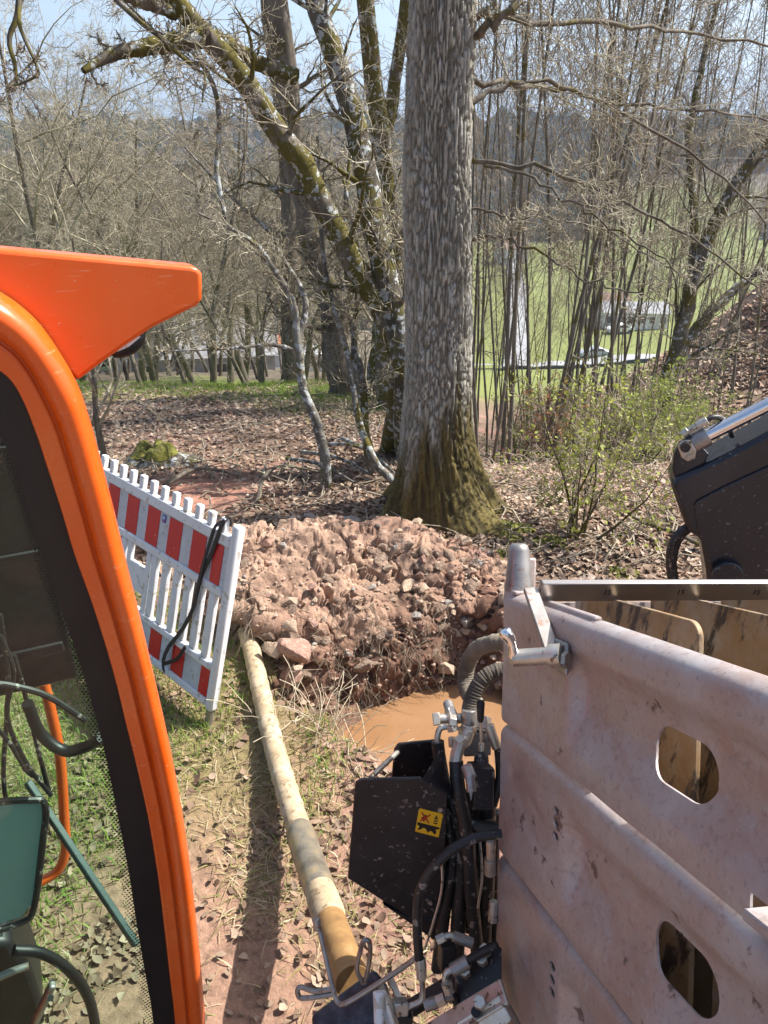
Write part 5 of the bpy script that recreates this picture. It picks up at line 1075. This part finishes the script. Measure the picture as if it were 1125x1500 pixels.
MB().cyl(P(704, 1472, 1.57), P(702, 1467, 1.53), .013, 6).build('bolt', M['zinc'], lbo, .0015); MB().cyl(P(697, 1483, 1.565), P(697, 1482, 1.553), .010, 14).build('slot', M['black'], lbo)
bx2 = MB(); bx2.obox(P(655, 1400, 1.76), rn * .018, ra * .02, rD * .03); bx2.build('black_block', M['black'], rig, .003)
# clamp head the pipe runs into
M['skytint_steel'] = mat('black_steel_sky_tint', [(.3, (.02, .022, .03)), (.5, (.045, .05, .066)), (.7, (.09, .10, .125))], 30, .3, .5, .004, metal=.3)  # glossy black steel; bluish sky reflections put into the base colour
hv = [P(455, 1486, 1.98), P(520, 1438, 2.0), P(548, 1418, 2.0), P(566, 1440, 1.98), P(600, 1560, 1.85), P(470, 1620, 1.85)]
clamp = MB().prism(hv, (.02, .05, -.16)).build('clamp_head', M['skytint_steel'], rig, .01)
def loop(pts, r, name='shackle'): c = curve([P(*q) for q in pts], 40); MB().tube(c, r, 8).build(name, M['steel'], rig)
loop([(532, 1440, 1.93), (523, 1420, 1.92), (528, 1392, 1.91), (533, 1378, 1.90), (541, 1380, 1.90), (542, 1400, 1.91), (538, 1425, 1.92), (534, 1440, 1.93)], .0062)
loop([(488, 1448, 1.9), (462, 1452, 1.9), (440, 1446, 1.9), (436, 1454, 1.9), (442, 1462, 1.9), (465, 1460, 1.9), (490, 1456, 1.9)], .0065)
wire = curve([P(464, 1350, 1.86), P(468, 1362, 1.86), P(480, 1415, 1.84), P(490, 1456, 1.82), P(496, 1469, 1.81), P(506, 1470, 1.80), P(540, 1450, 1.79), P(580, 1424, 1.77), P(607, 1405, 1.75)], 50)
MB().tube(wire, .0062, 10).build('bent_rod', M['steel'], rig); fit([(463, 1346, 1.86), (466, 1362, 1.86)], .010, 10, 'steel')
MB().bar(P(556, 1440, 1.80), P(574, 1480, 1.76), .014, .010).build('link_bar', M['zinc'], rig, .002); MB().bar(P(571, 1432, 1.80), P(590, 1474, 1.76), .014, .010).build('link_bar', M['zinc'], rig, .002)
MB().tube([P(556, 1452, 1.72), P(556, 1475, 1.71), P(555, 1500, 1.70)], [.016, .014, .012], 6).build('white_lever', M['white'], rig, .003); MB().tube([P(562, 1462, 1.74), P(574, 1500, 1.70), P(584, 1540, 1.66)], [.016, .016, .016], 12).build('lever_tube', M['zinc'], rig)
sb = MB(); sb.obox(P(586, 1478, 1.74), rn * .017, rD * .02, ra * .014); so = sb.build('steel_block', M['zinc'], rig, .003); sb = MB(); sb.obox(P(590, 1496, 1.74), rn * .020, rD * .018, ra * .016); sb.build('green_block', M['dustyblack'], rig, .003)
# undercarriage, mostly out of frame
ub = MB(); ub.obox(B(.62, 1.28, .37), ra * .75, rn * .40, rD * .05); ub.build('rig_frame', M['dustyblack'], rig, .01)
gf = np.array([ra[0], ra[1], 0]); gf = nrm(gf); gr = np.array([-gf[1], gf[0], 0])
for sgn in (-.30, .34):
    c = B(.75, 1.3, .37) + gr * sgn; pts = []
    for a in np.linspace(0, 6.283, 28, endpoint=False): pts.append(np.array([c[0], c[1], 0]) + gf * (.16 * math.cos(a) + (.42 if math.cos(a) > 0 else -.42)) + np.array([0, 0, .17 + .16 * math.sin(a)]) - gr * .09)
    MB().prism(pts, gr * .18).build('track', M['rubber'], rig, .01)
for s_ in (.2, 1.0): 
    q = B(s_, 1.3, .37); MB().bar(q, (q[0], q[1], .2), .14, .14, up=(0, 1, 0)).build('strut', M['dustyblack'], rig, .01)

# ================================================================== DARK EXCAVATOR ARM on the right
AO = P(1040, 730, 3.15); an_ = nrm(np.array([-.25, -.93, .1]))
def A_(px, py, o_=0.): return PP(px, py, AO, an_) + an_ * o_
M['navy'] = mat('navy_black_paint', [(.3, (.005, .006, .011)), (.7, (.012, .012, .020))], 4, .25, .05, .002, speck=((.12, .12, .12), .66, 60), coat=.15)
armr = thing('digger', 'dark blue-black digger boom with a chrome cylinder at the right edge', 'digger', A_(1150, 840))
body = [(983, 712), (990, 702), (1060, 668), (1125, 634), (1330, 520), (1400, 640), (1400, 900), (1200, 980), (1040, 900), (1035, 838), (1026, 790), (1007, 779), (995, 746)]
MB().prism([A_(*p) for p in body], -an_ * .26).build('boom', M['navy'], armr, .02, 3)
inset = [(1016, 740), (1020, 733), (1060, 712), (1125, 682), (1330, 580), (1380, 690), (1380, 880), (1200, 940), (1060, 880), (1030, 800), (1021, 775)]
MB().prism([A_(p[0], p[1], .002) for p in inset], an_ * .010).build('side_plate', M['navy'], armr, .005, 3)
lug = MB().prism([A_(985, 690, -.03), A_(988, 668, -.03), A_(996, 652, -.03), A_(1014, 640, -.03), A_(1040, 668, -.03), A_(1030, 690, -.03), A_(990, 706, -.03)], -an_ * .03).build('lug', M['navy'], armr, .006)
pl = MB().prism([A_(993, 655, -.028), A_(1000, 647, -.028), A_(1012, 646, -.028), A_(1021, 662, -.028), A_(1019, 674, -.028), A_(1008, 678, -.028), A_(999, 672, -.028)], an_ * .012).build('pin_plate', M['zinc'], armr, .004)
MB().cyl(A_(1004, 656, -.02), A_(1004, 656, .004), .019, 20).build('pin', M['dustyblack'], armr); MB().cyl(A_(1010, 671, -.02), A_(1010, 671, -.006), .011, 6).build('bolt', M['zinc'], armr)
MB().tube([A_(1022, 655, -.06), A_(1034, 646, -.06), A_(1035, 645, -.06), A_(1300, 512, -.06)], [.038, .038, .0285, .0285], 24).build('cylinder_rod', M['chrome'], armr)
MB().cyl(A_(1018, 655, -.06), A_(1040, 643, -.06), .042, 20).build('rod_eye', M['steel'], armr)
for p0, p1, r in (((1002, 642), (1010, 634), .018), ((1010, 636), (1022, 628), .014), ((1022, 628), (1038, 619), .017)): MB().cyl(A_(*p0, -.05), A_(*p1, -.05), r, 8).build('hydraulic_fitting', M['zinc'], armr, .002)
def ah(pts, r): MB().tube(curve([A_(a_, b_, o_) for a_, b_, o_ in pts], 30), r, 10).build('hose', M['rubber'], armr)
ah([(1036, 620, -.05), (1048, 616, -.06), (1062, 620, -.08), (1072, 634, -.1), (1080, 650, -.12)], .011)
ah([(1010, 776, -.05), (992, 790, -.04), (983, 812, -.04), (983, 840, -.05), (990, 880, -.06)], .017); ah([(1016, 782, -.08), (1000, 795, -.08), (991, 815, -.08), (988, 842, -.08), (995, 880, -.1)], .017)
MB().tube([A_(1064, 838, .05), A_(1064, 838, -.02)], .062, 28).build('lower_pin', M['navy'], armr, .006)

# ================================================================== VALLEY: houses, sheds, cars, far forest
M['roofgrey'] = mat('grey_roof', [(.3, (.22, .22, .23)), (.7, (.32, .32, .33))], .8, .6, .05)
M['roofred'] = mat('orange_tiles', [(.3, (.42, .12, .045)), (.7, (.55, .18, .07))], 1.5, .8, .1)
M['roofbrown'] = mat('brown_tiles', [(.3, (.20, .12, .085)), (.7, (.28, .17, .12))], 1.5, .8, .1)
M['wallwhite'] = mat('white_render', [(.3, (.66, .65, .62)), (.7, (.78, .77, .74))], .6, .85, .05)
M['wallgrey'] = mat('grey_boards', [(.3, (.30, .30, .30)), (.7, (.42, .42, .42))], .8, .8, .05)
M['pane'] = mat('dark_pane', [(.3, (.03, .035, .04)), (.7, (.05, .055, .06))], 1, .1, 0)
def vp(px, D): r = ray(px, 500); x = r[0] / r[1] * D; return np.array([x, D, gz(x, D)])
def house(label, px, D, w_, d_, h_, rh, wall, roof, rz, cat='building', name='house', nwin=3):
    q = vp(px, D); root = thing(name, label, cat, q); root.rotation_euler = (0, 0, rz)
    bx = lambda nm, x0, x1, y0, y1, z0, z1, m2, par=root: MB().box(x0, x1, y0, y1, z0, z1).build(nm, M[m2], par, world=False)
    bx('wall', -w_ / 2, w_ / 2, -d_ / 2, d_ / 2, -1.5, h_, wall)
    o = .35; mb = MB(); mb.add([(-w_ / 2 - o, -d_ / 2 - o, h_ - .1), (w_ / 2 + o, -d_ / 2 - o, h_ - .1), (w_ / 2 + o, d_ / 2 + o, h_ - .1), (-w_ / 2 - o, d_ / 2 + o, h_ - .1), (-w_ / 2 - o, 0, h_ + rh), (w_ / 2 + o, 0, h_ + rh)], [(0, 1, 5, 4), (2, 3, 4, 5), (0, 4, 3), (1, 2, 5), (0, 3, 2, 1)]); mb.build('roof', M[roof], root, world=False, smooth=0)
    for k in range(nwin):
        x_ = -w_ / 2 + w_ * (k + .5) / nwin; wn = bx('window', x_ - .5, x_ + .5, -d_ / 2 - .06, -d_ / 2 + .02, h_ * .35, h_ * .78, 'wallwhite'); bx('pane', x_ - .42, x_ + .42, -d_ / 2 - .09, -d_ / 2 - .065, h_ * .38, h_ * .75, 'pane', wn)
    return root
house('long grey-roofed shed in the valley behind the small trees at left', 300, 62, 11, 7, 2.6, 2.2, 'wallgrey', 'roofgrey', .15, nwin=4, name='shed')
house('tiny house with an orange roof beyond the straight grey trunk at left', 391, 98, 3.2, 4, 3.0, 1.6, 'wallgrey', 'roofred', .3, nwin=1)
house('white-walled building glimpsed behind the lichen sapling', 475, 70, 3.6, 4, 2.0, .3, 'wallwhite', 'roofgrey', .0, nwin=1, name='outbuilding')
house('white gable end just under the orange visor lamp', 205, 60, 3.0, 6, 3.6, 1.6, 'wallwhite', 'roofgrey', 1.57, nwin=1)
house('house with red roof at the end of the pale valley road', 740, 196, 6, 6, 3.6, 2.4, 'wallwhite', 'roofbrown', .4, nwin=3)
house('long white-fronted stable hall on the meadow behind the saplings', 920, 127, 10.0, 7, 2.7, 1.1, 'wallwhite', 'roofgrey', -.08, nwin=6, name='stable')
house('brown-roofed lean-to joined to the left end of the stable hall', 890, 130, 4.2, 5, 3.2, 1.5, 'wallgrey', 'roofbrown', -.08, nwin=1, name='shed')
M['carblue'] = mat('silver_car_paint', [(.3, (.45, .47, .50)), (.7, (.55, .57, .6))], 1, .25, 0, coat=.6)
def car(label, px, D, rz, m2):
    q = vp(px, D); root = thing('parked_car', label, 'car', q); root.rotation_euler = (0, 0, rz)
    side = [(-2.1, .35), (-2.15, .75), (-1.9, .92), (-1.2, .98), (-.65, 1.42), (.75, 1.46), (1.5, 1.0), (2.05, .9), (2.15, .6), (2.1, .35)]
    MB().prism([(x_, -.85, z_) for x_, z_ in side], (0, 1.7, 0)).build('body', M[m2], root, .08, 3, world=False)
    for s_ in (-.858, .85): MB().prism([(x_, s_, z_) for x_, z_ in ((-1.05, 1.0), (-.6, 1.36), (.7, 1.39), (1.3, 1.0))], (0, .008, 0)).build('side_window', M['pane'], root, world=False)
    for x_ in (-1.3, 1.35):
        for s_ in (-.8, .8): wl = MB().cyl((x_, s_ - .1, .32), (x_, s_ + .1, .32), .32, 20).build('wheel', M['rubber'], root, world=False)
car('silver car parked on the valley road below the stable hall', 872, 105, .1, 'carblue')
car('white car standing left of the stable hall end', 905, 121, .2, 'wallwhite')

# far wood: one mass of crowns on the opposite hillside
r = np.random.default_rng(12); n_ = 7500
x = r.uniform(-.68, .68, n_); y = np.where(x < .04, 120, 225) + 1050 * r.random(n_) ** 1.4; x = x * y
u = x / y; mead = (u > .24) & (u < .47) & (y < 330); keep = ~mead & (r.random(n_) < .95); x, y = x[keep], y[keep]
z = ground(x, y); base = np.array([v.co for v in protos[3].vertices]); fb = np.array([p.vertices[:] for p in protos[3].polygons if len(p.vertices) == 3])
s = r.uniform(3.0, 6, len(x)) * np.clip(y / 260, .6, 1.6); con = r.random(len(x)) < .28
sc = np.stack([s * .8, s * .8, np.where(con, s * 1.9, s * 1.2)], -1); V = base[None] * sc[:, None] * (1 + r.normal(0, .15, (len(x), len(base), 1))) + np.stack([x, y, z + s * .5], -1)[:, None]
F3 = (fb[None] + (np.arange(len(x)) * len(base))[:, None, None]).reshape(-1, 3)
cc = np.where(con[:, None], np.array([.022, .042, .02]), np.array([.135, .105, .075])) * r.uniform(.7, 1.3, (len(x), 1))
M['farwood'] = vcmat('far_wood', .95, .45, .5, 0)
tag(link('far_wood', mesh_np('far_wood', V.reshape(-1, 3), F3=F3, col=np.repeat(cc, len(base), axis=0), smooth=False), M['farwood']), 'bare and evergreen wood covering the opposite hillside', 'forest', kind='stuff')

# ================================================================== HAZE
hz = MB().box(-1600, 1600, -60, 3100, -70, 205).build('haze', None, None, smooth=0)
m = bpy.data.materials.new('haze'); m.use_nodes = True; n = m.node_tree; n.nodes.clear(); o_ = n.nodes.new('ShaderNodeOutputMaterial'); pv = n.nodes.new('ShaderNodeVolumePrincipled')
pv.inputs['Color'].default_value = (.58, .76, 1, 1); pv.inputs['Density'].default_value = .00055; pv.inputs['Anisotropy'].default_value = .2
n.links.new(pv.outputs[0], o_.inputs['Volume']); hz.data.materials.append(m); tag(hz, 'thin blue daylight haze filling the valley', 'haze', kind='stuff')
